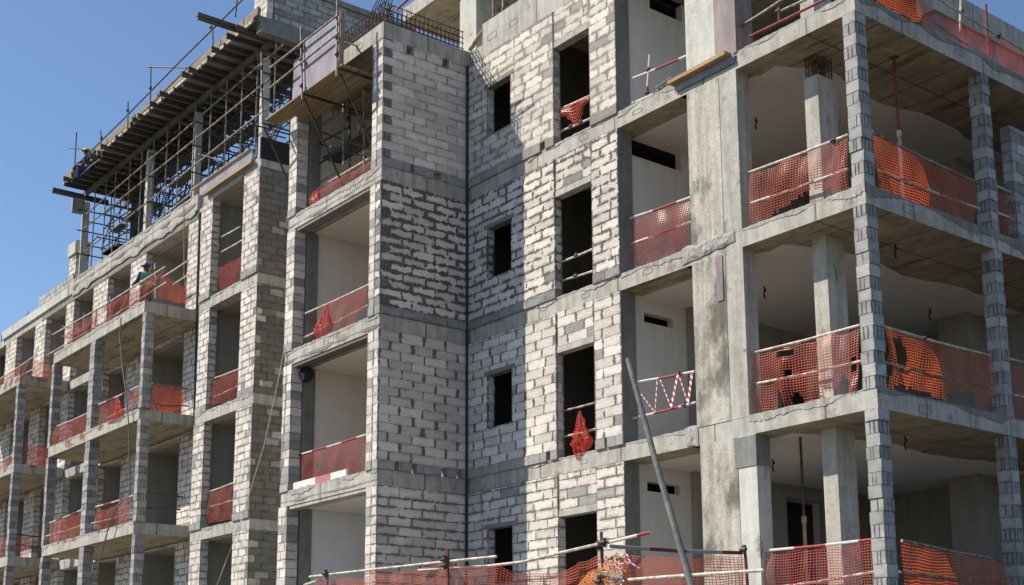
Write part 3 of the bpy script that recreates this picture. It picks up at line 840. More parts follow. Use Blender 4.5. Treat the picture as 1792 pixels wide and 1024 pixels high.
# right face
XR = -12.52
rail_px('two tube rails on the shaded right face between block pillars, third visible floor', [(1526, 231, 1712, 321), (1538, 297, 1714, 366)], 'X', XR, mats=('steel', 'steel_pale'))
rail_px('two pale tube rails on the shaded right face between block pillars, second visible floor', [(1545, 571, 1731, 622), (1548, 633, 1735, 681)], 'X', XR, mats=('steel_pale', 'steel'), clamps=[(1617, 592)])
rail_px('two dull tube rails on the shaded right face between block pillars, lowest visible floor', [(1578, 946, 1757, 981), (1574, 1001, 1762, 1020)], 'X', XR, mats=('steel', 'steel'))
rail_px('tube rails with uprights over the topmost right-hand slab edge', [(1640, -3, 1792, 88), (1640, 43, 1690, 76)], 'X', XR, mats=('steel_pale', 'steel_pale'),
        posts=[(1682, -5, 1680, 56, 'steel_pale'), (1725, 8, 1730, 95, 'redpaint')], clamps=[(1683, 20), (1748, 63)])
net_px('bright orange net backlit on the right face between block pillars, third visible floor', [(1526, 233), (1708, 320), (1708, 392), (1532, 335)], 'X', XR, 'net_orange', .06, 4)
net_px('torn orange net with a hanging tail on the right face, second visible floor', [(1546, 571), (1733, 622), (1737, 726), (1549, 684)], 'X', XR, 'net_orange', .1, 5,
       holes=[(.12, .35, .045, .3), (.02, .7, .03, .2), (.30, 1.0, .2, .14), (.70, 1.0, .18, .28), (.16, .96, .1, .12)])
net_px('orange net behind dull rails on the right face, lowest visible floor', [(1577, 948), (1760, 982), (1768, 1040), (1580, 1040)], 'X', XR, 'net_orange', .06, 6)
net_px('bright orange net at the near corner of the topmost right-hand slab edge', [(1524, -34), (1632, 13), (1630, 52), (1532, 3)], 'X', XR, 'net_orange', .05, 7)
net_px('dull maroon net further along the topmost right-hand slab edge', [(1630, 14), (1798, 92), (1798, 136), (1630, 51)], 'X', XR + .03, 'net_red', .06, 47)
rail_px('tube rails on the right face past the second block pillar, third visible floor', [(1742, 325, 1800, 350), (1745, 372, 1800, 394)], 'X', XR)
rail_px('tube rails on the right face past the second block pillar, second visible floor', [(1766, 628, 1800, 636), (1770, 690, 1800, 697)], 'X', XR)
net_px('maroon net past the second block pillar on the right face, third visible floor', [(1742, 333), (1800, 360), (1800, 425), (1746, 403)], 'X', XR, 'net_red', .05, 8)
net_px('maroon net past the second block pillar on the right face, second visible floor', [(1766, 635), (1800, 645), (1800, 742), (1770, 730)], 'X', XR, 'net_red', .05, 9)


def prop(label, px, zb, zt, x=None, y=None, mats=('redpaint', 'steel_pale')):
    p = PX(px[0], px[1], x) if x is not None else PY(px[0], px[1], y)
    t = thing('steel_prop', label, 'prop', (p.x, p.y, zb))
    zm = zb + (zt - zb) * .52
    obj('outer_tube', MB().tube((p.x, p.y, zb), (p.x, p.y, zm), .032), M[mats[1]], t)
    obj('inner_tube', MB().tube((p.x, p.y, zm), (p.x, p.y, zt - .01), .024), M[mats[0]], t)
    m = MB().tube((p.x, p.y, zm - .06), (p.x, p.y, zm + .06), .045)
    for f in (.18, .36): m.tube((p.x, p.y, zb + (zt - zb) * f), (p.x, p.y, zb + (zt - zb) * f + .05), .042)
    obj('collar', m, M[mats[1]], t)
    obj('head_plate', MB().box(p.x - .07, p.x + .07, p.y - .07, p.y + .07, zt - .014, zt - .006), M[mats[0]], t)
    return t


prop('red and white telescopic prop behind orange net on the right face', (1568, 150), Tp[3], Bt[4], x=-13.0)
prop('rusty brown telescopic prop standing in the front of the lowest open corner', (1402, 800), Tp[1], Bt[2], y=17.75, mats=('steel_dark', 'timber_fresh'))

# electrical stubs hanging from the ceilings
for i, (px, py, z, lab) in enumerate([(1322, 207, Bt[4], 'black cable stub under the plaster ceiling of the open corner, third visible floor'), (1337, 502, Bt[3], 'black cable stub under the plaster ceiling of the open corner, second visible floor'),
                                      (1352, 803, Bt[2], 'black cable stub under the plaster ceiling of the open corner, lowest visible floor'), (1566, 428, Bt[3], 'dark hook under the board-marked soffit beside the right-hand rim, second visible floor'),
                                      (1583, 763, Bt[2], 'dark hook under the board-marked soffit beside the right-hand rim, lowest visible floor'), (1626, 540, Bt[3], 'short wire stub far in under the ceiling beside the right face')]):
    p = PZ(px, py, z - .03)
    q = [p, p + Vector((.02, 0, -.08)), p + Vector((-.03, .02, -.14)), p + Vector((.01, .0, -.24))]
    o = obj('cable_stub', MB().path(q, .014, 6).ball(q[1], .03, 8), M['black']); tag(o, lab, 'cable')

# ---- tall opening beside the pillar (room A)
YA = 17.22
rail_px('red and white tube rails tied with striped tape between block wall and pillar', [(1112, 669, 1216, 650), (1104, 733, 1218, 704)], 'Y', YA, mats=('rw', 'rw'), clamps=[(1188, 655), (1198, 709)])
rail_px('two red and white rails above a maroon net between block wall and pillar', [(1103, 382, 1209, 345), (1104, 427, 1210, 388)], 'Y', YA, mats=('rw',))
net_px('maroon net filling the tall opening between block wall and pillar', [(1104, 385), (1208, 350), (1210, 437), (1106, 466)], 'Y', YA, 'net_red', .06, 11)
rail_px('red and white post and rail in the topmost tall opening beside the pale pillar', [(1108, 137, 1203, 97), (1104, 182, 1160, 157)], 'Y', YA, mats=('rw', 'rw'),
        posts=[(1137, 96, 1132, 168, 'rw')], clamps=[(1135, 122), (1133, 163)])
# striped tape wound in a zigzag between the two rails
zz = [(1122, 690, 1146, 722), (1146, 722, 1150, 664), (1155, 664, 1174, 712), (1174, 714, 1186, 655), (1188, 657, 1203, 704), (1204, 705, 1211, 652)]
m = MB(); L = 0
for i, (x0, y0, x1, y1) in enumerate(zz):
    a, b = PY(x0, y0, YA - .03 - .004 * i), PY(x1, y1, YA - .03 - .004 * i); w = .058 if i in (3, 5) else .026
    s = Vector((1, 0, 0)) * w / 2; l = (b - a).length
    for dy in (0, .002):
        o_ = Vector((0, dy, 0)); q = [a - s + o_, a + s + o_, b + s + o_, b - s + o_]
        m.quad(q if dy == 0 else q[::-1], uv=[(0, L), (w, L), (w, L + l), (0, L + l)] if dy == 0 else [(0, L + l), (w, L + l), (w, L), (0, L)])
    L += l
tag(obj('barrier_tape', m, M['tape']), 'red and white striped tape zigzagging between two rails', 'tape')
# formwork left on the edge of slab 4 at the pillar
a, b = PY(1173, 147, 16.9), PY(1273, 92, 16.9)
tag(obj('timber_plank', MB().beam(a, b + Vector((0, .0, -.02)), .16, .07), M['timber_fresh']), 'tan timber plank lying on the slab edge before the topmost pillar', 'plank')
a, b = PY(1180, 157, 16.93), PY(1284, 100, 16.93)
tag(obj('plywood_strip', MB().box(PY(1180, 157, 16.95).x, PY(1284, 100, 16.95).x, 16.955, 16.975, Bt[4] + .12, Tp[4] - .02), M['plywood']), 'grey plywood strip fixed to the slab edge under a tan plank', 'plywood')
m = MB(); rn = random.Random(4)
for i in range(26):
    p = PY(1150 + rn.random() * 44, 150 - rn.random() * 4, 17.05) ; p.z = Tp[4] + .02 + rn.random() * .06
    s = rn.uniform(.02, .05); m.ball(p, s, 6)
m.beam(PY(1148, 158, 16.98) + Vector((0, 0, .05)), PY(1176, 140, 17.0) + Vector((0, 0, .06)), .03, .03)
tag(obj('rubble_heap', m, M['conc_grey']), 'little heap of rubble and sticks at the end of the tan plank', 'rubble')

# ---- door-high openings of the sunlit wall
YB = 17.16
rail_px('two tube rails in the topmost door opening of the sunlit wall with a ragged net', [(978, 192, 1034, 167), (972, 234, 1034, 207)], 'Y', YB, clamps=[(1000, 221), (1018, 213)])
rail_px('two bare tube rails in the third floor door opening of the sunlit wall', [(979, 460, 1040, 435), (985, 491, 1042, 473)], 'Y', YB, clamps=[(1009, 447), (1008, 483)])
rail_px('two tube rails holding a bunched net in the second floor door opening', [(983, 720, 1042, 705), (984, 765, 1046, 750)], 'Y', YB, mats=('steel', 'steel_pale'))
net_px('small ragged net drooping in a point from a rail in the topmost door opening', [(976, 192), (1033, 168), (1032, 185), (988, 214)], 'Y', YB - .04, 'net_dense', .05, 12, bottom=lambda s: -.28 * math.exp(-((s - .5) / .2) ** 2), holes=[(.05, .95, .1, .3), (.95, .95, .16, .3)])


def bunched_net(label, top, waist, wide, tip, y, mat='net_dense', sc=1.0):
    """a net gathered at the top and hanging as a bundle"""
    T, Wst, Wd, Tp_ = (PY(x, yy, y) for x, yy in (top, waist, wide, tip))
    m = MB(); prof = [(T, .03), (T.lerp(Wst, .5), .10), (Wst, .15), (Wst.lerp(Wd, .6), .28), (Wd, .33), (Wd.lerp(Tp_, .45), .22), (Tp_, .04)]
    prof = [(a_, r_ * sc) for a_, r_ in prof]
    n = 26; rows = []
    cl = 0
    sub = []
    for (a, ra), (b, rb) in zip(prof, prof[1:]):
        for k in range(5): sub.append((a.lerp(b, k / 5), ra + (rb - ra) * k / 5))
    sub.append(prof[-1])
    for i, (c, r) in enumerate(sub):
        ring = []
        for k in range(n):
            an = 2 * math.pi * k / n
            rr = r * (1 + .22 * math.sin(an * 5 + i * .25) + .12 * math.sin(an * 13 + i * .6) + .3 * mnoise.noise(Vector((math.cos(an) * 2, math.sin(an) * 2, i * .35))))
            ring.append(c + Vector((math.cos(an) * rr, math.sin(an) * rr * .38, .05 * mnoise.noise(Vector((an, i * .4, 3))))))
        rows.append(ring)
    for i in range(len(rows) - 1):
        for k in range(n):
            j = (k + 1) % n
            m.quad((rows[i + 1][k], rows[i + 1][j], rows[i][j], rows[i][k]), sm=True, uv=[(k * .05, -(i + 1) * .045), (k * .05 + .05, -(i + 1) * .045), (k * .05 + .05, -i * .045), (k * .05, -i * .045)])
    return tag(obj('safety_net', m, M[mat]), label, 'safety net')


bunched_net('red net gathered into a hanging bundle in the second floor door opening', (1014, 720), (1016, 745), (1018, 776), (1012, 806), 17.0, sc=.8)

# ---- projecting bay: rails and nets in its openings
YV = BY + .22
rail_px('two tube rails over a sagging red net in the third floor opening of the bay', [(527, 552, 648, 497), (530, 592, 645, 534)], 'Y', YV)
net_px('faded red net with a bunched left end in the third floor opening of the bay', [(572, 531), (646, 499), (636, 569), (574, 586)], 'Y', YV - .05, 'net_red', .06, 13, holes=[(.95, .8, .12, .2)])
bunched_net('bright red net bunched at the left end of the third floor bay rail', (572, 533), (568, 552), (564, 577), (561, 597), YV - .1, 'net_dense')
rail_px('red and white tube rail above a pale net in the second floor bay opening', [(523, 796, 643, 760)], 'Y', YV, mats=('rw',), clamps=[(527, 796)])
net_px('pale red net filling the second floor opening of the bay', [(528, 797), (641, 763), (640, 826), (530, 840)], 'Y', YV - .02, 'net_red', .05, 14, holes=[(.25, .55, .035, .07), (.32, .6, .03, .06)])
net_px('bright red net along the scaffolded fourth floor opening of the bay', [(545, 338), (650, 280), (650, 296), (546, 356)], 'Y', YV - .05, 'net', .05, 15)
net_px('tail of red net at the left end of the scaffolded bay opening', [(542, 345), (556, 333), (560, 356), (548, 364)], 'Y', YV - .09, 'net_dense', .05, 16)
# red and white barrier board lying on the bay slab
t = thing('barrier_board', 'red and white plastic barrier board on the bay slab edge under a net', 'barrier', PY(515, 845, BY + .06))
for nm, x0, x1, mt in (('white_panel', 514.5, 553, 'white_paint'), ('red_panel', 553, 579, 'pink_paint'), ('white_panel', 579, 607, 'white_paint')):
    a, b = PY(x0, 852, BY + .02).x, PY(x1, 840, BY + .02).x
    obj(nm, MB().box(a + .002, b - .002, BY + .0, BY + .06, Tp[2], Tp[2] + .17), M[mt], t)
# black bag in the corner of the bay ceiling
p = PZ(537, 645, Bt[3] - .12)
m = MB().ball(p + Vector((0, 0, -.14)), .20, 16, 1.0, .7, 1.0)
m.v = [tuple(Vector(v) + .07 * mnoise.noise_vector(Vector(v) * 6)) for v in m.v]
tag(obj('black_bag', m, M['black']), 'black bag hanging under the second floor ceiling corner of the bay', 'bag')

# scaffold standing in the top opening of the bay
parts = []
ys = BY + .45
for x, y0, y1, mt in ((545, 207, 345, 'steel'), (548, 240, 350, 'steel_dark'), (601, 172, 288, 'steel'), (612, 165, 292, 'steel_dark'), (637, 135, 300, 'steel'), (629, 200, 240, 'steel_dark')):
    parts.append(('standard', [PY(x, y0, ys + (.35 if mt == 'steel_dark' else 0)), PY(x, y1, ys + (.35 if mt == 'steel_dark' else 0))], TR, mt))
for x0, y0, x1, y1, mt in ((559, 221, 652, 158, 'steel'), (559, 287, 650, 222, 'steel_dark'), (556, 322, 650, 260, 'steel'), (559, 252, 640, 275, 'steel_dark'), (565, 232, 650, 262, 'steel_dark'), (552, 333, 650, 275, 'steel_pale'), (560, 250, 612, 222, 'steel_dark')):
    parts.append(('ledger', [PY(x0, y0, ys + .1), PY(x1, y1, ys + .1)], TR, mt))
t = tubes_thing('scaffold', 'grey tube scaffold standing inside the fourth floor opening of the bay', 'scaffold', parts)
for c in ((545, 250), (545, 255), (608, 207), (612, 240), (637, 222), (547, 310)): obj('coupler', clampm(PY(c[0], c[1], ys + .05), s=.055), M['steel_dark'], t)
obj('plank', MB().beam(PY(565, 290, ys + .5), PY(650, 238, ys + .5), .5, .05), M['timber'], t)
m = MB(); rn = random.Random(9)
for i in range(16): m.ball(PY(558 + rn.random() * 26, 196 + rn.random() * 12, ys + .5), .05, 6)
obj('foam_patch', m, M['conc_pale'], bld)

# cantilevered working platform in front of the bay
YP = 14.0
zb = PY(475, 203, YP).z
xa, xb = PY(463, 208, YP).x, PY(598, 107, YP).x
t = thing('scaffold_platform', 'boarded scaffold platform on slanting tubes outside the top of the bay', 'scaffold', (xa, YP, zb))
for i in range(4):
    obj('board', MB().box(xa + (.0 if i < 2 else .68), xb - .0, YP + i * .235, YP + i * .235 + .222, zb, zb + .04), M['tan_board'], t)
for x0, y0, x1, y1 in ((457.5, 92, 459.5, 216), (526.5, 48, 529, 174), (590, -4, 589, 133)):
    obj('standard', MB().tube(PY(x0, y0, YP - .04), PY(x1, y1, YP - .04), TR), M['steel'], t)
for x0, y0, x1, y1 in ((472, 119.5, 592, 26), (471, 155, 592, 58)):
    obj('rail', MB().tube(PY(x0, y0, YP - .08), PY(x1, y1, YP - .08), TR), M['steel'], t)
for x0, y0 in ((458, 199), (528, 154), (590, 110)):
    a = PY(x0, y0, YP - .04); a.z = zb - .03
    obj('transom', MB().tube(a, a + Vector((0, 1.75, 0)), TR), M['steel_dark'], t)
    b = Vector((a.x + .02, BY + .5, Tp[4] + .35))
    obj('brace', MB().tube(a + Vector((.05, .05, -.12)), b, TR), M['steel_dark'], t)
for c in ((458.5, 118), (527.5, 80), (528, 105), (590, 65), (590, 95), (528, 150), (459, 150)):
    obj('coupler', clampm(PY(c[0], c[1], YP - .06)), M['steel_dark'], t)
a, b = PY(589, 70, YP), PY(650, 90, BY + .2)
obj('tie_tube', MB().tube(PY(593, 70, YP + .1), PY(650, 89, BY + .5), TR), M['rw'], t)
# plywood sheet on the platform
p0, p1 = PY(512, 165, YP + .05), PY(592, 100, YP + .05)
m = MB().box(p0.x, PY(531, 150, YP + .05).x - .01, YP + .06, YP + .078, zb + .04, PY(512, 91, YP + .05).z - .25)
m.box(PY(531, 150, YP + .05).x, PY(594, 100, YP + .05).x, YP + .02, YP + .038, zb + .05, PY(592, 27, YP + .05).z - .03)
tag(obj('plywood_sheet', m, M['plywood']), 'scratched purple-grey plywood sheet standing on the scaffold platform', 'plywood')
m = MB().box(PY(594, 100, YP).x - .0, PY(594, 100, YP).x + .02, YP + .0, YP + .10, zb + .05, PY(594, 24, YP + .05).z)
tag(obj('plywood_strip', m, M['tan_board']), 'narrow upright board closing the right end of the scaffold platform', 'board')


# rebar cages on top of the bay beam
def cage(label, p, q, h, step, wid):
    p, q = Vector(p), Vector(q); d = q - p; L = d.length; d.normalize(); s = d.cross(Vector((0, 0, 1))) * wid
    t = thing('rebar_cage', label, 'rebar', p)
    n = int(L / step); m = MB(); rn = random.Random(int(L * 100))
    for i in range(n + 1):
        c = p + d * (i * step)
        m.path([c + Vector((0, 0, -.05)), c + Vector((0, 0, h + rn.uniform(-.02, .03))), c + s + Vector((0, 0, h + rn.uniform(-.02, .03))), c + s + Vector((0, 0, -.05))], .011, 5)
    obj('stirrup', m, M['rust'], t)
    for z in (.06, .2, .33, h - .01):
        for o in (Vector((0, 0, 0)), s):
            obj('long_bar', MB().path([p + o + Vector((0, 0, z)), p + o + d * L * .5 + Vector((0, 0, z + rn.uniform(-.015, .015))), p + o + d * L + Vector((0, 0, z))], .011, 5), M['rust'], t)
    return t


cage('rusty rebar cage along the right-hand beam on top of the bay', (BX1 - .05, BY + .05, 15.0), (BX1 - .05, 16.9, 15.0), .5, .12, -.22)
cage('rusty rebar cage along the front beam on top of the bay', (-27.3, BY + .05, 15.0), (BX1 - .1, BY + .05, 15.0), .5, .15, -.22)
m = MB()
for i in range(7):
    c = PY(652 + i * 6, 22 - i * 3.5, BY + .2); m.path([c + Vector((-.35, .1, -.25)), c + Vector((-.1, .05, .12)), c + Vector((.25, 0, .25)), c + Vector((.5, 0, .2))], .012, 5)
tag(obj('bent_rebar', m, M['rust']), 'bent rebar ends curling up at the corner of the bay roof', 'rebar')
tag(obj('scaffold_tube', MB().path([PY(668, 40, BY + .3), PY(720, -6, BY + .3)], TR, 8), M['rw']), 'red and white tube slanting over the rebar on the bay corner', 'tube')
for i, (x, lab) in enumerate(((863.5, 'left of two thin steel props in the open top storey over the sunlit wall'), (880.5, 'right of two thin steel props in the open top storey over the sunlit wall'))):
    prop(lab, (x, 12), 15.46, 18.0, y=17.5, mats=('steel', 'steel'))
m = MB().path([PY(822, 88, 17.1), PY(828, 80, 17.1), PY(838, 64, 17.1), PY(846, 54, 17.1)], .05, 8)
tag(obj('cable_bundle', m, M['timber_fresh']), 'tan cable bundle slumped where the bay roof meets the wall', 'cable')

# ---- shallow bay: rails, nets, roof edge formwork
YS = CYF + .18
rail_px('two bare tube rails over a red net, fourth floor opening of shallow bay', [(388, 415, 420, 397), (388, 441, 425, 420)], 'Y', YS)
rail_px('two tube rails with a net in the third floor opening of the shallow bay', [(364, 666, 418, 646), (363, 700, 418, 675)], 'Y', YS, clamps=[(366, 665), (365, 699)])
rail_px('two tube rails with a net in the second floor opening of the shallow bay', [(356, 864, 409, 845), (355, 890, 409, 875)], 'Y', YS)
net_px('red net in the fourth floor opening of the shallow bay', [(385, 468), (425, 447), (423, 492), (382, 513)], 'Y', YS - .03, 'net_red', .05, 17)
net_px('red net in the third floor opening of the shallow bay', [(366, 667), (418, 648), (418, 697), (367, 713)], 'Y', YS - .03, 'net_red', .05, 18)
net_px('red net in the second floor opening of the shallow bay', [(357, 866), (408, 848), (408, 908), (357, 916)], 'Y', YS - .03, 'net_red', .05, 19)
t = thing('edge_formwork', 'purple-grey edge formwork with an orange tube along the roof of the shallow bay', 'formwork', PY(360, 335, 15.84))
obj('plywood_face', MB().box(-35.3, -31.9, 15.83, 15.86, 14.93, 15.22), M['plywood'], t)
obj('lower_timber', MB().box(-34.9, -31.8, 15.74, 15.85, 14.80, 14.90), M['tan_board'], t)
obj('orange_tube', MB().tube((-35.8, 15.80, 15.27), (-32.0, 15.80, 15.27), .035), M['timber_fresh'], t)
obj('upper_timber', MB().box(-35.4, -32.0, 15.86, 15.95, 15.2, 15.3), M['timber'], t)
tag(obj('black_shutter', MB().box(-31.52, -31.46, 15.86, 17.4, 14.86, 15.48), M['black']), 'black formwork shutter across the end of the shallow bay roof', 'formwork')
m = MB(); rn = random.Random(12)
for i in range(14):
    c = Vector((-35.6 + i * .25, 16.1 + rn.random() * .3, 14.95)); m.path([c, c + Vector((rn.uniform(-.05, .05), 0, .35 + rn.random() * .25))], .012, 5)
tag(obj('starter_bars', m, M['rust']), 'row of short starter bars behind the shallow bay roof edge', 'rebar')

# ---- balconies of the left wing
YL = 15.2
XLs = -37.45
rail_px('two tube rails along the front of the topmost balcony with a worker behind', [(92, 586, 290, 466.5), (82, 622, 291, 494)], 'Y', YL, mats=('steel_pale',),
        posts=[(192, 520, 193, 559, 'steel_pale'), (271, 461, 272, 523, 'steel_pale'), (147, 548, 147, 590, 'steel'), (169, 540, 167, 575, 'steel')], clamps=[(192, 530), (271, 474), (271, 502), (192, 548)])
rail_px('two tube rails along the right-hand end of the topmost balcony', [(283, 486, 329, 456), (303, 498, 329, 481)], 'Y', 16.4)
net_px('red net along the front of the topmost balcony, brightest by the worker', [(119, 575), (290, 472), (257, 526), (121, 603)], 'Y', YL - .03, 'net_red', .09, 21, holes=[(.42, .5, .05, .3)])
net_px('orange net along the right-hand end of the topmost balcony', [(282, 478), (327, 505), (326, 533), (276, 520)], 'X', XLs, 'net', .08, 22)
rail_px('tube rails at the right half of the middle balcony front', [(173, 708, 246, 674), (188, 731, 246, 702)], 'Y', YL, mats=('rw', 'steel_pale'))
rail_px('tube rail at the left half of the middle balcony front', [(100, 746, 156, 722)], 'Y', YL)
net_px('red net at the left half of the middle balcony front', [(96, 748), (155, 724), (154, 770), (90, 792)], 'Y', YL - .03, 'net', .07, 23)
net_px('striped red net bunched along the right half of the middle balcony front', [(174, 710), (207, 695), (205, 742), (172, 754)], 'Y', YL - .03, 'net_red', .05, 24)
bunched_net('bright red net bundle in the middle of the middle balcony front', (206, 694), (207, 712), (211, 728), (190, 742), YL - .06)
net_px('scraps of bright net at the corner of the middle balcony front', [(226, 690), (246, 680), (246, 704), (222, 722)], 'Y', YL - .03, 'net', .06, 25, holes=[(.3, .6, .2, .2)])
rail_px('two tube rails along the right-hand end of the middle balcony', [(266, 671, 330, 681), (266, 703, 330, 711)], 'X', XLs, mats=('steel',))
net_px('orange net along the right-hand end of the middle balcony', [(267, 672), (322, 681), (318, 725), (263, 720)], 'X', XLs, 'net', .08, 26)
rail_px('two tube rails at the right half of the lower balcony front', [(168, 887, 234, 867), (160, 916, 234, 897)], 'Y', YL, mats=('rw', 'steel_pale'))
rail_px('two tube rails at the left half of the lower balcony front', [(87, 915, 144, 892), (79, 939, 144, 919)], 'Y', YL, mats=('rw', 'steel_pale'), posts=[(90, 914, 89, 956, 'steel_pale')])
net_px('red net at the right half of the lower balcony front', [(170, 889), (230, 871), (229, 918), (168, 934)], 'Y', YL - .03, 'net_red', .09, 27, holes=[(.35, .0, .3, .18)])
net_px('red net at the left half of the lower balcony front', [(90, 916), (143, 895), (141, 945), (88, 956)], 'Y', YL - .03, 'net', .06, 28)
rail_px('two bare tube rails along the right-hand end of the lower balcony', [(254, 861, 320, 870), (252, 888, 316, 892)], 'X', XLs, mats=('steel_dark',))
# second balcony, far left
rail_px('two tube rails along the topmost balcony front at the far left', [(-6, 667, 65, 620), (-6, 679, 60, 645)], 'Y', YL)
net_px('red net along the topmost balcony front at the far left', [(-6, 668), (55, 628), (38, 664), (-6, 690)], 'Y', YL - .03, 'net_red', .09, 29)
net_px('orange net on the right-hand end of the topmost far-left balcony', [(59, 628), (90, 640), (88, 671), (50, 664)], 'X', -48.98, 'net', .08, 30)
net_px('red net on the right-hand end of the middle far-left balcony', [(42, 778), (83, 783), (81, 821), (40, 818)], 'X', -48.98, 'net_red', .05, 31)
net_px('narrow orange net on the right-hand end of the lower far-left balcony', [(29, 934), (54, 938), (50, 976), (25, 974)], 'X', -48.98, 'net', .08, 32)
rail_px('two tube rails along the middle balcony front at the far left', [(-6, 812, 26, 793), (-6, 830, 26, 808)], 'Y', YL)
net_px('red net along the middle balcony front at the far left', [(-6, 813), (25, 795), (24, 820), (-6, 834)], 'Y', YL - .03, 'net', .05, 33)
net_px('red net along the lower balcony front at the far left', [(-6, 945), (12, 940), (10, 975), (-6, 982)], 'Y', YL - .03, 'net_red', .05, 34)
rail_px('two thin tube rails at the right-hand end of the lower far-left balcony', [(28, 935, 72, 940), (26, 953, 70, 957)], 'X', -48.98, mats=('steel_dark',))

# ---- drain pipe, ropes, hose, tall pole
tag(obj('drain_pipe', MB().path([PY(350, 372, 16.72), PY(345, 535, 16.72), PY(341, 700, 16.72), PY(334, 1030, 16.72)], .042, 10), M['pipe']), 'dark vertical pipe between the left wing and the shallow bay', 'pipe')
m = MB().path([PY(212, 556, 15.05), PY(210, 590, 15.02), PY(214, 640, 15.0), PY(221, 690, 15.0), PY(225, 740, 15.0), PY(226, 800, 15.0), PY(228, 862, 15.05), PY(224, 872, 15.02)], .022, 8)
m.path([PY(224, 872, 15.03), PY(214, 876, 15.0), PY(200, 896, 15.0), PY(188, 930, 14.98), PY(176, 975, 14.96), PY(160, 1035, 14.95)], .022, 8)
tag(obj('water_hose', m, M['hose']), 'green hose hanging from the top balcony and looped over the lower rail', 'hose')
tag(obj('rope', MB().path([PY(498, 608, 14.6), PY(488, 660, 14.5), PY(462, 780, 14.3), (PY(424, 905, 14.1)), PY(374, 1040, 13.9)], .012, 6), M['rope']), 'thin pale rope running diagonally down from the left jamb of the bay', 'rope')
tag(obj('rope', MB().path([PY(322, 352, 16.6), PY(322, 420, 16.6), PY(322, 480, 16.5), PY(326, 510, 16.4)], .017, 6), M['brown_rope']), 'tan rope hanging straight from the roof kerb past the top balcony', 'rope')
a = ray(1099, 630) * 16.6; b = ray(1211, 1030) * 11.2
b2 = a + (b - a) * 1.62
tag(obj('leaning_pole', MB().path([a, a.lerp(b, .5) + Vector((0, 0, -.03)), b, b2], .033, 12), M['pole']), 'long grey pole slanting up across the lower part of the view', 'pole')
p = a; obj_ = None

# ---- bottom fence on the podium
zf = 2.25
fp = [PZ(560, 1007, zf), PZ(575, 1004, zf), PZ(783, 980, zf), PZ(1052, 955, zf), PZ(1303, 968, zf)]
t = thing('tube_fence', 'red and white tube fence with uprights along the bottom of the view', 'fence', (fp[2].x, fp[2].y, 1.15))
for i, (px, py0, py1) in enumerate(((573, 1000, 1150), (784, 961, 1130), (1052, 931, 1120), (1303, 956, 1110))):
    c = (fp[1], fp[2], fp[3], fp[4])[i]
    a = PY(px, py0, c.y)
    obj('post', MB().tube(a, (a.x + .02 * i, a.y, 1.15), TR), M['redpaint' if i else 'steel'], t)
o = Vector((0, -.06, 0))
def rz(pts, y):
    return [PY(x, yy, y) for x, yy in pts]
obj('rail', MB().path([PZ(547, 1010, zf) + o, PZ(660, 997, zf) + o, PZ(790, 983, zf) + o, PZ(874, 974.5, zf) + o], TR), M['steel_pale'], t)
obj('rail', MB().path([PZ(737, 999, 2.12) + o, PZ(860, 991, 2.14) + o, PZ(920, 984, 2.16) + o, PZ(960, 974, 2.2) + o, PZ(1052, 953, zf) + o], TR), M['steel_pale'], t)
obj('rail', MB().path([PZ(538, 1024, 2.15) + o, PZ(574, 1013, 2.19) + o], TR), M['steel_pale'], t)
y3 = fp[3].y - .08
obj('rail', MB().path([PY(1062, 950, y3), PY(1138, 931.5, y3)], TR), M['rw'], t)
obj('rail', MB().path([PY(1020, 1024, y3), PY(1070, 1017, y3), PY(1160, 1010, y3), PY(1336, 998, y3)], TR), M['steel_pale'], t)
m = MB()
sa, sb_ = PY(1068, 956, y3), fp[4] + Vector((0, -.05, 0))
for k in range(1):
    m.beam(sa, sb_, .02, .06)
ob = obj('strap', MB().path([sa, sa.lerp(sb_, .5) + Vector((0, 0, -.02)), sb_], .028, 8), M['rw_short'], t)
obj('crossbar', MB().beam(PY(1045, 1002, y3 - .05), PY(1092, 1010, y3 - .05), .06, .045), M['steel'], t)
for q in (fp[1], fp[2], fp[3], PY(1062, 950, y3), PY(1054, 1018, y3), PZ(784, 990, 2.15), fp[4] + Vector((.05, 0, .05))):
    obj('coupler', clampm(q + o, s=.06), M['steel_dark'], t)


def net_strip(label, tops, zbots, mat, seed, name='safety_net', sag=.05, bulge=.06, holes=()):
    m = MB(); S = 0; cols = []
    rn = random.Random(seed)
    for (a, b), (za, zb_) in zip(zip(tops, tops[1:]), zip(zbots, zbots[1:])):
        n = max(4, int((b - a).length / .07)); 
        for i in range(n):
            f = i / n; p = a.lerp(b, f) + Vector((0, 0, -sag * math.sin(math.pi * f))); zz = za + (zb_ - za) * f
            cols.append((p, zz, S + (b - a).length * f))
        S += (b - a).length
    cols.append((tops[-1], zbots[-1], S)); nv = 14
    def pt(c, j):
        p, zz, s = c; t = j / nv
        d = bulge * (mnoise.noise(Vector((s * 1.5, t * 1.4, seed))) + .5 * mnoise.noise(Vector((s * 5, t * 2, seed + 3)))) + .012 * math.sin(s * 11 + t * 2)
        return Vector((p.x, p.y - d, p.z + (zz - p.z) * t + .05 * mnoise.noise(Vector((s * 2, t * 3, seed + 9)))))
    for i in range(len(cols) - 1):
        for j in range(nv):
            s0, s1 = cols[i][2], cols[i + 1][2]; h = cols[i][0].z - cols[i][1]
            if any(((s0 / S - a) / ra) ** 2 + ((j / nv - b) / rb) ** 2 < 1 for a, b, ra, rb in holes): continue
            m.quad((pt(cols[i], j + 1), pt(cols[i + 1], j + 1), pt(cols[i + 1], j), pt(cols[i], j)), sm=True,
                   uv=[(s0, -h * (j + 1) / nv), (s1, -h * (j + 1) / nv), (s1, -h * j / nv), (s0, -h * j / nv)])
    return tag(obj(name, m, M[mat]), label, 'safety net')


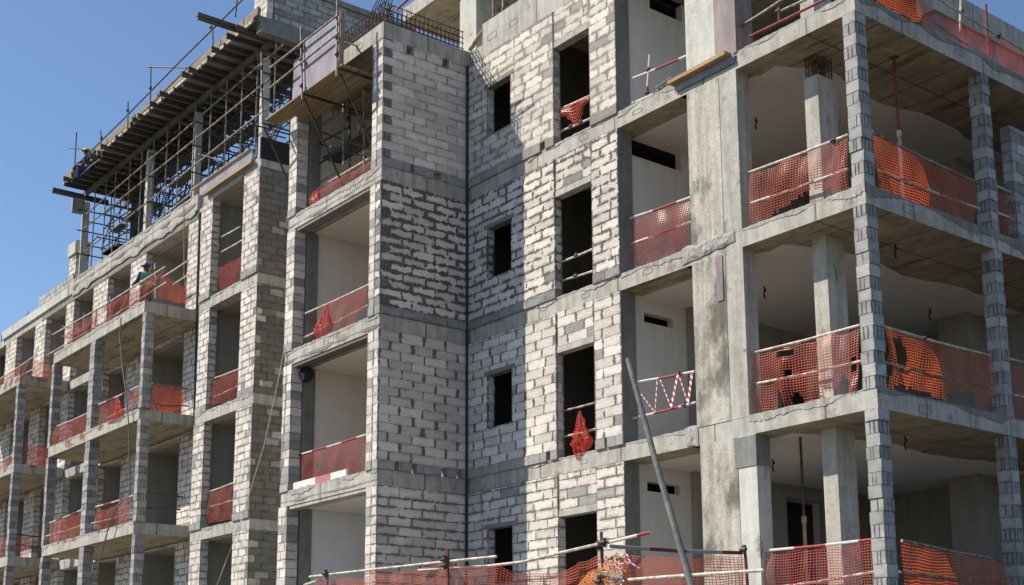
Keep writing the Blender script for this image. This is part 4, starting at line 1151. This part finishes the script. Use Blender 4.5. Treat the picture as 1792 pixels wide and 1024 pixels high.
q = Vector((0, .04, -.04))
net_strip('long orange net on the left half of the bottom fence', [PZ(548, 1012, 2.2) + q, fp[2] + q, PZ(868, 985, 2.14) + q, PZ(925, 1000, 2.02) + q, PZ(985, 990, 2.08) + q, PZ(1046, 962, 2.2) + q], [1.2] * 6, 'net_fence', 41)
net_strip('red net on the right half of the bottom fence under the dark strap', [PY(1095, 968, y3 + .05), PZ(1190, 972, 2.2) + q, fp[4] + q], [1.2] * 3, 'net_fence', 42, sag=.02, bulge=.1)
# bundled yellow-orange net by the middle post
m = MB(); c0 = PY(1050, 1010, y3 + .1)
n = 22; rows = []
for i in range(12):
    t_ = i / 11; ring = []
    for k in range(n):
        an = 2 * math.pi * k / n
        rr = (.30 + .22 * math.sin(math.pi * t_)) * (1 + .25 * mnoise.noise(Vector((math.cos(an) * 1.7, math.sin(an) * 1.7, i * .3))) + .12 * math.sin(an * 6 + i * .5))
        ring.append(Vector((c0.x + math.cos(an) * rr * 1.15, c0.y + math.sin(an) * rr * .35, 1.2 + .66 * t_ + .16 * math.cos(an) + .10 * math.sin(an * 3 + 1) + .06 * mnoise.noise(Vector((an, i, 1))))))
    rows.append(ring)
for i in range(11):
    for k in range(n):
        j = (k + 1) % n
        m.quad((rows[i][k], rows[i][j], rows[i + 1][j], rows[i + 1][k]), sm=True, uv=[(k * .09, i * .08), (k * .09 + .09, i * .08), (k * .09 + .09, i * .08 + .08), (k * .09, i * .08 + .08)])
m.quad(rows[-1], uv=[(p.x, p.y) for p in rows[-1]])
tag(obj('rolled_net', m, M['tarp']), 'crumpled yellow-orange net bundle by the middle post of the bottom fence', 'safety net')
m = MB(); rn = random.Random(31)
for i in range(9):
    a = PY(1058 + rn.random() * 40, 968 + rn.random() * 26, y3 - .02); pts = [a]
    for k in range(4): pts.append(pts[-1] + Vector((rn.uniform(-.02, .10), rn.uniform(-.03, .03), rn.uniform(-.07, .04))))
    m.path(pts, .011, 5)
tag(obj('tape_scraps', m, M['tape']), 'tangle of red and white tape scraps beside the middle post of the bottom fence', 'tape')

# ================================================================== roof of the left wing: formwork deck on shoring
ZD = 19.73                                      # soffit of the deck ply
deck = thing('formwork_deck', 'dark formwork deck with timber fascia over the roof of the left wing', 'formwork', (-40.72, 17.33, ZD))
m = MB().box(-48.50, -33.72, 16.31, 19.16, ZD, ZD + .02)
obj('deck_panel', m, M['plywood'], deck)
obj('fresh_slab', MB().box(-48.50, -32.89, 16.39, 19.11, ZD + .021, ZD + .22), M['conc_grey'], deck)
obj('fascia_timber', MB().box(-48.80, -32.78, 16.27, 16.38, ZD + .16, ZD + .40), M['fascia'], deck)
obj('fascia_timber', MB().box(-48.62, -32.99, 16.24, 16.30, ZD + .03, ZD + .12), M['fascia'], deck)
obj('edge_rail', MB().box(-48.62, -32.99, 16.18, 16.24, ZD - .06, ZD + .005), M['steel_pale'], deck)
for (y, z) in ((17.04, ZD - .27), (18.69, ZD - .27)):
    obj('primary_beam', MB().box(-48.70, -33.30, y - .05, y + .05, z - .1, z + .1), M['timber'], deck)
rn = random.Random(77)
x = -48.42; i = 0
while x < -32.99:
    y0 = 16.10 + rn.uniform(-.22, .12); y1 = 19.11 + rn.uniform(-.2, .5)
    bm_ = MB().box(x - .04, x + .04, y0, y1, ZD - .05, ZD - .006).box(x - .018, x + .018, y0 + .01, y1 - .01, ZD - .135, ZD - .05).box(x - .04, x + .04, y0, y1, ZD - .17, ZD - .135)
    tag(obj('timber_beam', bm_, M['timber']), 'grey timber I-beam laid crosswise under the formwork deck', 'formwork beam', 'crosswise formwork beams under the roof deck')
    x += rn.choice((.42, .5, .55, .62)); i += 1
a, b = PZ(92, 334, ZD - .3), PZ(160, 347, ZD - .3)
tag(obj('timber_beam', MB().box(-48.66, -48.54, 15.78, 18.0, ZD - .48, ZD - .37).box(-48.63, -48.57, 15.80, 17.98, ZD - .37, ZD - .27), M['timber']), 'longest timber beam jutting out at the left end of the formwork deck', 'formwork beam')
tag(obj('timber_beam', MB().box(-33.68, -33.54, 14.77, 18.79, ZD - .05, ZD + .06).box(-33.65, -33.58, 14.79, 18.69, ZD - .14, ZD - .05), M['timber']), 'timber beam jutting far out at the right end of the formwork deck', 'formwork beam')
tag(obj('plywood_piece', MB().box(-48.78, -48.62, 16.60, 17.02, ZD - 1.05, ZD - .5), M['plywood']), 'square grey board hanging under the left end of the formwork deck', 'board')
# concrete columns under the deck
for x, y in ((-38.94, 17.23), (-42.86, 17.23), (-49.12, 17.23), (-34.19, 17.23)):
    obj('concrete_column', MB().box(x - .11, x + .11, y - .03, y + .19, TL[5] - .06, ZD - .38), M['conc_pale'], bld)
# loose planks hanging between the shoring behind
for i, (x0, x1, y, z) in enumerate(((-42.18, -40.92, 18.48, 18.69), (-42.70, -41.34, 18.79, 18.06), (-39.88, -38.21, 18.90, 19.11), (-38.21, -36.96, 18.69, 18.69), (-44.89, -43.43, 19.11, 18.37))):
    obj('stray_panel', MB().box(x0, x1, y, y + .45, z, z + .05), M['timber'], deck)
obj('formwork_panel', MB().box(-46.67, -45.31, 18.17, 18.27, 16.29, 19.21), M['black'], deck)
obj('stair_core', MB().box(-47.19, -43.33, 19.84, 20.15, 16.29, 17.64), M['conc_grey'], bld)

# shoring scaffold under the deck
sh = thing('shoring_scaffold', 'dense dark tube scaffold propping the formwork deck above the left wing', 'scaffold', (-40.72, 17.96, TL[5]))
rn = random.Random(5)
xs = [-48.55 + i * 1.12 for i in range(15)]
for r_, y in enumerate((17.00, 17.90, 18.74)):
    for x in xs:
        x2 = x + rn.uniform(-.12, .12)
        if r_ == 1: x2 += .4
        zt = ZD - .37 if r_ != 1 else ZD - .17
        obj('standard', MB().tube((x2, y, TL[5] - .05), (x2 + rn.uniform(-.03, .03), y, zt), TR * (.95 if r_ else 1), 7), M['steel_dark' if r_ else 'steel'], sh)
led = MB
for (x0, y0, x1, y1, mt) in ((148, 377, 496, 78, 'steel'), (148, 399, 472, 138, 'steel'), (146.5, 441, 466, 190, 'steel'), (144, 487, 350, 327, 'steel_pale')):
    yy = 16.91 if mt == 'steel' else 17.43
    a, b = PY(x0, y0, yy), PY(x1, y1, yy)
    obj('ledger', MB().path([a, a.lerp(b, .5) + Vector((0, 0, -.02)), b], TR * 1.05), M[mt], sh)
for y in (17.90, 18.74):
    for z in (16.65, 17.49, 18.27, 18.90):
        obj('ledger', MB().tube((-48.7, y, z), (-33.72, y, z + rn.uniform(-.1, .1)), TR, 7), M['steel_dark'], sh)
for i, x in enumerate(xs):
    for z in (17.02, 17.96, 18.79):
        obj('transom', MB().tube((x, 16.81, z), (x + .04, 19.11, z + .02), TR, 6), M['steel_dark'], sh)
for i in range(0, 13, 2):
    obj('brace', MB().tube((xs[i], 18.77, 16.50), (xs[i + 1] + .4, 18.77, 19.21), TR, 6), M['steel_dark'], sh)
    obj('brace', MB().tube((xs[i] + .3, 17.85, 16.70), (xs[i] + .3, 18.79, 19.11), TR, 6), M['steel_dark'], sh)

for i in range(34):
    x = rn.uniform(-49.07, -34.45); y = rn.choice((17.12, 17.96, 18.48, 19.00)); z = rn.uniform(16.50, 19.00); l = rn.uniform(1.2, 2.8)
    obj('brace', MB().tube((x, y, z), (x + l * rn.choice((-.6, .8, 1)), y + rn.uniform(-.3, .3), min(19.42, max(16.29, z + rn.uniform(-1.2, 1.4)))), TR * .9, 6), M['steel_dark'], sh)
for i in range(9):
    x = rn.uniform(-48.55, -36.54); z = rn.choice((16.91, 17.85, 18.74)); y = rn.uniform(17.33, 18)
    obj('plank', MB().box(x, x + rn.uniform(1, 2.2), y, y + .3, z, z + .045), M['timber'], sh)

# guard rail of the deck edge
gy = 16.08
gr = thing('guard_rail', 'tube guard rail with uprights along the sky edge of the formwork deck', 'guard rail', (-41.76, gy, ZD))
def G_(px, py): return PY(px, py, gy)
for (x0, y0, x1, y1) in ((127, 296, 440, -16), (129, 315, 175, 279)):
    a, b = G_(x0, y0), G_(x1, y1)
    obj('rail', MB().path([a, a.lerp(b, .33) + Vector((0, 0, -.03)), a.lerp(b, .66) + Vector((0, 0, .02)), b], TR), M['steel_dark' if y0 < 300 else 'steel'], gr)
for (x0, y0, x1, y1) in ((134, 232, 129, 320), (176, 229, 178.5, 276), (224, 178, 223.5, 226), (264, 117, 263, 190), (372, 48, 373, 92), (415, 0, 412, 30)):
    obj('post', MB().tube(G_(x0, y0), G_(x1, y1), TR), M['steel_dark'], gr)
for (x0, y0, x1, y1) in ((121, 259, 163, 260), (258, 117.5, 312, 114)):
    a, b = G_(x0, y0), G_(x1, y1)
    obj('outrigger', MB().tube(a, b + Vector((0, .3, 0)), TR), M['steel_dark'], gr)
for c in ((132, 291), (178, 242), (224, 193), (264, 154), (370, 48)):
    obj('coupler', clampm(G_(*c), s=.06), M['steel_dark'], gr)
# block wall at the right end of the deck, one storey further up
blockwall('x', -33.77, -32.91, ZD + .22, 21.21, 16.65, .2, bl=.4, bed=.16, ver=.2, mat='aac', base=False, seed=6, name='upper_wall')
blockwall('y', 16.87, 21.51, ZD + .02, 21.14, -32.89, .22, bl=.42, bed=.2, ver=.22, mat='grey_block', base=False, seed=7, name='upper_wall', greyp=.3)
obj('edge_beam', MB().box(-33.15, -32.84, 16.44, 21.72, ZD - .30, ZD + .018), M['conc_grey'], bld)
obj('coping', MB().box(-33.20, -32.82, 17.02, 21.82, 21.14, 21.32), M['conc_grey'], bld)
obj('soffit', MB().box(-33.72, -33.16, 19.21, 21.51, ZD - .1, ZD - .02), M['soffit'], bld)
# odd bits on the far-left roof
m = MB()
for (x0, y0, x1, y1, x2, y2) in ((48, 545, 52, 556, 53, 566), (43, 556, 50, 549, 60, 548), (46, 566, 47, 553, 44, 552)):
    m.path([PY(x0, y0, 17), PY(x1, y1, 17), PY(x2, y2, 17)], .018, 5)
tag(obj('bent_rebar', m, M['rust']), 'bent rebar sticking up from the roof at the far left', 'rebar')
m = MB()
for x in (3, 7): m.tube(PY(x, 590 - x, 17.5), PY(x - .5, 680, 17.5), TR)
for y in (618, 628, 640): m.tube(PY(-4, y, 17.5), PY(9, y - 3, 17.5), TR)
tag(obj('scaffold', m, M['steel_dark']), 'dark scaffold frame at the left border below the roof line', 'scaffold')
tag(obj('scaffold_tube', MB().path([PY(108, 571, 16.8), PY(124, 574, 16.2)], TR, 6).path([PY(108, 588, 16.8), PY(124, 592, 16.2)], TR, 6), M['steel_dark']), 'pair of short dark tubes poking out at the left end of the top balcony', 'tube')


# ------------------------------------------------------------------ people
def figure(label, joints, radii, edges, root, mats, helmet, hat_mat, extra=None):
    """one continuous skinned body; clothes and helmet as children"""
    base = Vector(joints[root])
    me = bpy.data.meshes.new('person')
    keys = list(joints); idx = {k: i for i, k in enumerate(keys)}
    me.from_pydata([tuple(Vector(joints[k]) - base) for k in keys], [(idx[a], idx[b]) for a, b in edges], [])
    o = bpy.data.objects.new('person', me); C.objects.link(o); o.location = base
    md = o.modifiers.new('skin', 'SKIN'); sk = me.skin_vertices[0] if me.skin_vertices else None
    import bmesh
    bm = bmesh.new(); bm.from_mesh(me); lay = bm.verts.layers.skin.verify()
    for i, v in enumerate(bm.verts):
        r = radii[keys[i]]; v[lay].radius = r if isinstance(r, tuple) else (r, r); v[lay].use_root = keys[i] == root
    bm.to_mesh(me); bm.free()
    md.use_smooth_shade = True
    s = o.modifiers.new('sub', 'SUBSURF'); s.levels = 2; s.render_levels = 2
    me.materials.append(M['skin'])
    tag(o, label, 'person')
    for nm, mb, mt in mats:
        obj(nm, mb, M[mt], o)
    m = MB(); hc, hr = helmet
    n = 14
    rows = []
    for i in range(7):
        ph = math.pi / 2 * i / 6
        rows.append([Vector(hc) + Vector((math.cos(2 * math.pi * k / n) * math.cos(ph) * hr * 1.0, math.sin(2 * math.pi * k / n) * math.cos(ph) * hr * 1.15, math.sin(ph) * hr * .95)) for k in range(n)])
    for i in range(6):
        for k in range(n):
            j = (k + 1) % n; m.quad((rows[i][k], rows[i][j], rows[i + 1][j], rows[i + 1][k]), sm=True)
    brim = [Vector(hc) + Vector((math.cos(2 * math.pi * k / n) * hr * 1.12, math.sin(2 * math.pi * k / n) * hr * 1.28 - .03, -.012)) for k in range(n)]
    for k in range(n):
        j = (k + 1) % n; m.quad((brim[k], brim[j], rows[0][j], rows[0][k]), sm=True)
    obj('helmet', m, M[hat_mat], o)
    return o


def hand(J, Rd, E, wrist, side, d, up):
    """palm and five finger chains rooted at a wrist"""
    w = Vector(J[wrist]); d = Vector(d).normalized(); up = Vector(up).normalized(); s = d.cross(up)
    p = wrist + '_palm'; J[p] = w + d * .07; Rd[p] = (.036, .018); E.append((wrist, p))
    for i, (off, ln) in enumerate(((-.03, .065), (-.01, .078), (.01, .072), (.03, .055))):
        a = '%s_f%d' % (wrist, i); J[a] = w + d * .10 + s * off; Rd[a] = .010; E.append((p, a))
        b = a + 't'; J[b] = J[a] + d * ln * .8 - up * ln * .5; Rd[b] = .008; E.append((a, b))
    a = wrist + '_th'; J[a] = w + d * .045 + s * .045 * side - up * .01; Rd[a] = .011; E.append((p, a))
    b = a + 't'; J[b] = J[a] + d * .04 - up * .02; Rd[b] = .009; E.append((a, b))


def sleeve(pts, rads, n=10):
    m = MB()
    pts = [Vector(p) for p in pts]
    for (a, b), (ra, rb) in zip(zip(pts, pts[1:]), zip(rads, rads[1:])):
        m.path([a, a.lerp(b, .5), b], ra, n, True, rb)
    return m


def torso(hip, chest, neck, wx, wy, n=14):
    m = MB(); hip, chest, neck = Vector(hip), Vector(chest), Vector(neck); rows = []
    for c, a, b in ((hip, wx * .82, wy), (hip.lerp(chest, .45), wx * .84, wy * .95), (chest, wx, wy * 1.1), (chest.lerp(neck, .55), wx * .95, wy * .9), (neck, wx * .4, wy * .6)):
        rows.append([c + Vector((math.cos(2 * math.pi * k / n) * a, math.sin(2 * math.pi * k / n) * b, 0)) for k in range(n)])
    for i in range(len(rows) - 1):
        for k in range(n):
            j = (k + 1) % n; m.quad((rows[i][k], rows[i][j], rows[i + 1][j], rows[i + 1][k]), sm=True)
    m.quad(rows[0][::-1]); return m


# worker on the top balcony, seen from the chest up behind the net, facing left along the rail
f0 = TL[4] + .03
hx = PY(257, 466, 15.75)
bx, by = hx.x, hx.y
H = hx.z + .05 - f0                      # height to the crown
k_ = H / 1.72
def q(dx, dy, z): return Vector((bx + dx * k_, by + dy * k_, f0 + z * k_))
J = {'pelvis': q(.02, 0, .95), 'spine': q(.02, 0, 1.15), 'chest': q(.0, 0, 1.33), 'neck': q(-.01, -.01, 1.47), 'jaw': q(-.02, -.02, 1.55), 'head': q(-.01, -.01, 1.64), 'crown': q(.0, .0, 1.70), 'nose': q(-.10, -.05, 1.60),
     'hipL': q(.02, -.1, .9), 'kneeL': q(-.02, -.1, .50), 'ankL': q(.04, -.1, .08), 'toeL': q(-.12, -.1, .03),
     'hipR': q(.02, .1, .9), 'kneeR': q(.0, .11, .50), 'ankR': q(.08, .11, .08), 'toeR': q(-.08, .11, .03),
     'shL': q(.0, -.18, 1.40), 'elL': q(-.06, -.27, 1.13), 'wrL': q(-.26, -.30, 1.08), 'shR': q(.0, .18, 1.40), 'elR': q(-.05, .26, 1.13), 'wrR': q(-.24, .22, 1.02)}
Rd = {'pelvis': (.13, .10), 'spine': (.12, .09), 'chest': (.14, .10), 'neck': .05, 'jaw': .065, 'head': .092, 'crown': .07, 'nose': .014, 'hipL': .085, 'kneeL': .055, 'ankL': .04, 'toeL': .035, 'hipR': .085, 'kneeR': .055, 'ankR': .04, 'toeR': .035,
      'shL': .055, 'elL': .042, 'wrL': .028, 'shR': .055, 'elR': .042, 'wrR': .028}
Ed = [('pelvis', 'spine'), ('spine', 'chest'), ('chest', 'neck'), ('neck', 'jaw'), ('jaw', 'head'), ('head', 'crown'), ('jaw', 'nose'), ('pelvis', 'hipL'), ('hipL', 'kneeL'), ('kneeL', 'ankL'), ('ankL', 'toeL'), ('pelvis', 'hipR'),
      ('hipR', 'kneeR'), ('kneeR', 'ankR'), ('ankR', 'toeR'), ('chest', 'shL'), ('shL', 'elL'), ('elL', 'wrL'), ('chest', 'shR'), ('shR', 'elR'), ('elR', 'wrR')]
hand(J, Rd, Ed, 'wrL', 1, (-1, 0, -.1), (0, 0, 1)); hand(J, Rd, Ed, 'wrR', -1, (-1, -.1, -.1), (0, 0, 1))
vest = torso(J['pelvis'] + Vector((0, 0, .02)), J['chest'], J['neck'] - Vector((0, 0, .02)), .155, .215)
stripe = MB()
for sy in (-.1, .1):
    stripe.box(J['chest'].x - .19, J['chest'].x - .165, J['chest'].y + sy - .03, J['chest'].y + sy + .03, J['spine'].z, J['chest'].z + .06)
stripe.box(J['spine'].x - .175, J['spine'].x + .165, J['spine'].y - .225, J['spine'].y + .225, J['spine'].z - .1, J['spine'].z - .04)
figure('person in a green vest and blue helmet standing behind the top balcony net', J, Rd, Ed, 'pelvis',
       [('vest', vest, 'vest'), ('vest_stripe', stripe, 'yellow'),
        ('shirt_sleeve', sleeve([J['shL'], J['elL'], J['wrL']], [.075, .062, .045]), 'blue_cloth'), ('shirt_sleeve', sleeve([J['shR'], J['elR'], J['wrR']], [.075, .062, .045]), 'blue_cloth'),
        ('trouser_leg', sleeve([J['hipL'], J['kneeL'], J['ankL']], [.105, .08, .07]), 'navy'), ('trouser_leg', sleeve([J['hipR'], J['kneeR'], J['ankR']], [.105, .08, .07]), 'navy'),
        ('boot', sleeve([J['ankL'], J['toeL']], [.06, .05]), 'black'), ('boot', sleeve([J['ankR'], J['toeR']], [.06, .05]), 'black')],
       (J['head'] + Vector((0, 0, .025)), .118), 'bluehat')

# worker sitting on the far edge of the deck
hx = PY(152.5, 264, 16.18); bx, by = hx.x, hx.y
f0 = hx.z - .80
def q(dx, dy, z): return Vector((bx + dx, by + dy, f0 + z))
J = {'pelvis': q(.12, .16, .03), 'spine': q(.10, .12, .24), 'chest': q(.04, .06, .46), 'neck': q(.0, .0, .60), 'jaw': q(-.02, -.03, .68), 'head': q(-.01, -.01, .77), 'crown': q(.0, .0, .84), 'nose': q(-.06, -.11, .72),
     'hipL': q(.02, .10, .0), 'kneeL': q(-.22, -.24, .06), 'ankL': q(-.22, -.26, -.36), 'toeL': q(-.25, -.42, -.41), 'hipR': q(.22, .10, .0), 'kneeR': q(.10, -.30, .04), 'ankR': q(.08, -.30, -.38), 'toeR': q(.06, -.46, -.42),
     'shL': q(-.13, .08, .52), 'elL': q(-.27, -.05, .28), 'wrL': q(-.22, -.26, .18), 'shR': q(.21, .04, .52), 'elR': q(.33, -.08, .30), 'wrR': q(.18, -.28, .20)}
hand(J, Rd, Ed_ := list(Ed[:21]), 'wrL', 1, (.1, -1, -.2), (0, 0, 1)); hand(J, Rd, Ed_, 'wrR', -1, (-.1, -1, -.2), (0, 0, 1))
figure('person in dark blue clothes and yellow helmet sitting at left end of roof deck', J, Rd, Ed_, 'pelvis',
       [('jacket', torso(J['pelvis'], J['chest'], J['neck'] - Vector((0, 0, .02)), .205, .15), 'navy'),
        ('jacket_sleeve', sleeve([J['shL'], J['elL'], J['wrL']], [.075, .062, .045]), 'navy'), ('jacket_sleeve', sleeve([J['shR'], J['elR'], J['wrR']], [.075, .062, .045]), 'navy'),
        ('trouser_leg', sleeve([J['hipL'], J['kneeL'], J['ankL']], [.105, .08, .065]), 'blue_cloth'), ('trouser_leg', sleeve([J['hipR'], J['kneeR'], J['ankR']], [.105, .08, .065]), 'blue_cloth'),
        ('boot', sleeve([J['ankL'], J['toeL']], [.06, .05]), 'black'), ('boot', sleeve([J['ankR'], J['toeR']], [.06, .05]), 'black')],
       (J['head'] + Vector((0, 0, .02)), .125), 'yellow')
c = PY(167, 272, 16.3)
tag(obj('cloth_bag', MB().ball(c + Vector((0, 0, -.05)), .26, 12, .7, .6, 1.1), M['green_bag']), 'dark green bag behind the sitting worker on the roof deck', 'bag')

# ------------------------------------------------------------------ light, sky, camera
EL = 44.5
az = math.atan2(-.666, -.746)
sun = bpy.data.lights.new('sun', 'SUN'); sun.energy = 5.0; sun.angle = R(.5); sun.color = (1, .925, .81)
so = bpy.data.objects.new('sun', sun); C.objects.link(so)
L_ = Vector((.666 * math.cos(R(EL)), .746 * math.cos(R(EL)), -math.sin(R(EL))))
so.rotation_euler = L_.to_track_quat('-Z', 'Y').to_euler(); so.location = (-60, -40, 60)
w = bpy.data.worlds.new('World'); bpy.context.scene.world = w; w.use_nodes = True
nt = w.node_tree; nt.nodes.clear()
sky = nt.nodes.new('ShaderNodeTexSky'); sky.sky_type = 'NISHITA'; sky.sun_disc = False
sky.sun_elevation = R(EL); sky.sun_rotation = az; sky.air_density = 1.0; sky.dust_density = .2; sky.ozone_density = 4.0
bg = nt.nodes.new('ShaderNodeBackground'); bg.inputs['Strength'].default_value = .116
ow = nt.nodes.new('ShaderNodeOutputWorld')
nt.links.new(sky.outputs[0], bg.inputs[0]); nt.links.new(bg.outputs[0], ow.inputs[0])

cam = bpy.data.cameras.new('camera'); co = bpy.data.objects.new('camera', cam); C.objects.link(co)
cam.sensor_fit = 'HORIZONTAL'; cam.sensor_width = 36.0; cam.lens = FPX / 1792 * 36
cam.shift_x = -(CX - 896) / 1792; cam.shift_y = (CY - 512) / 1792
cam.clip_start = .1; cam.clip_end = 3000
co.matrix_world = Matrix(((RT.x, UP.x, -FW.x, 0), (RT.y, UP.y, -FW.y, 0), (RT.z, UP.z, -FW.z, 0), (0, 0, 0, 1)))
sc = bpy.context.scene; sc.camera = co
sc.view_settings.view_transform = 'Standard'; sc.view_settings.look = 'None'; sc.view_settings.exposure = 0.32; sc.view_settings.gamma = 1
sc.cycles.max_bounces = 8; sc.cycles.diffuse_bounces = 4; sc.cycles.transparent_max_bounces = 24
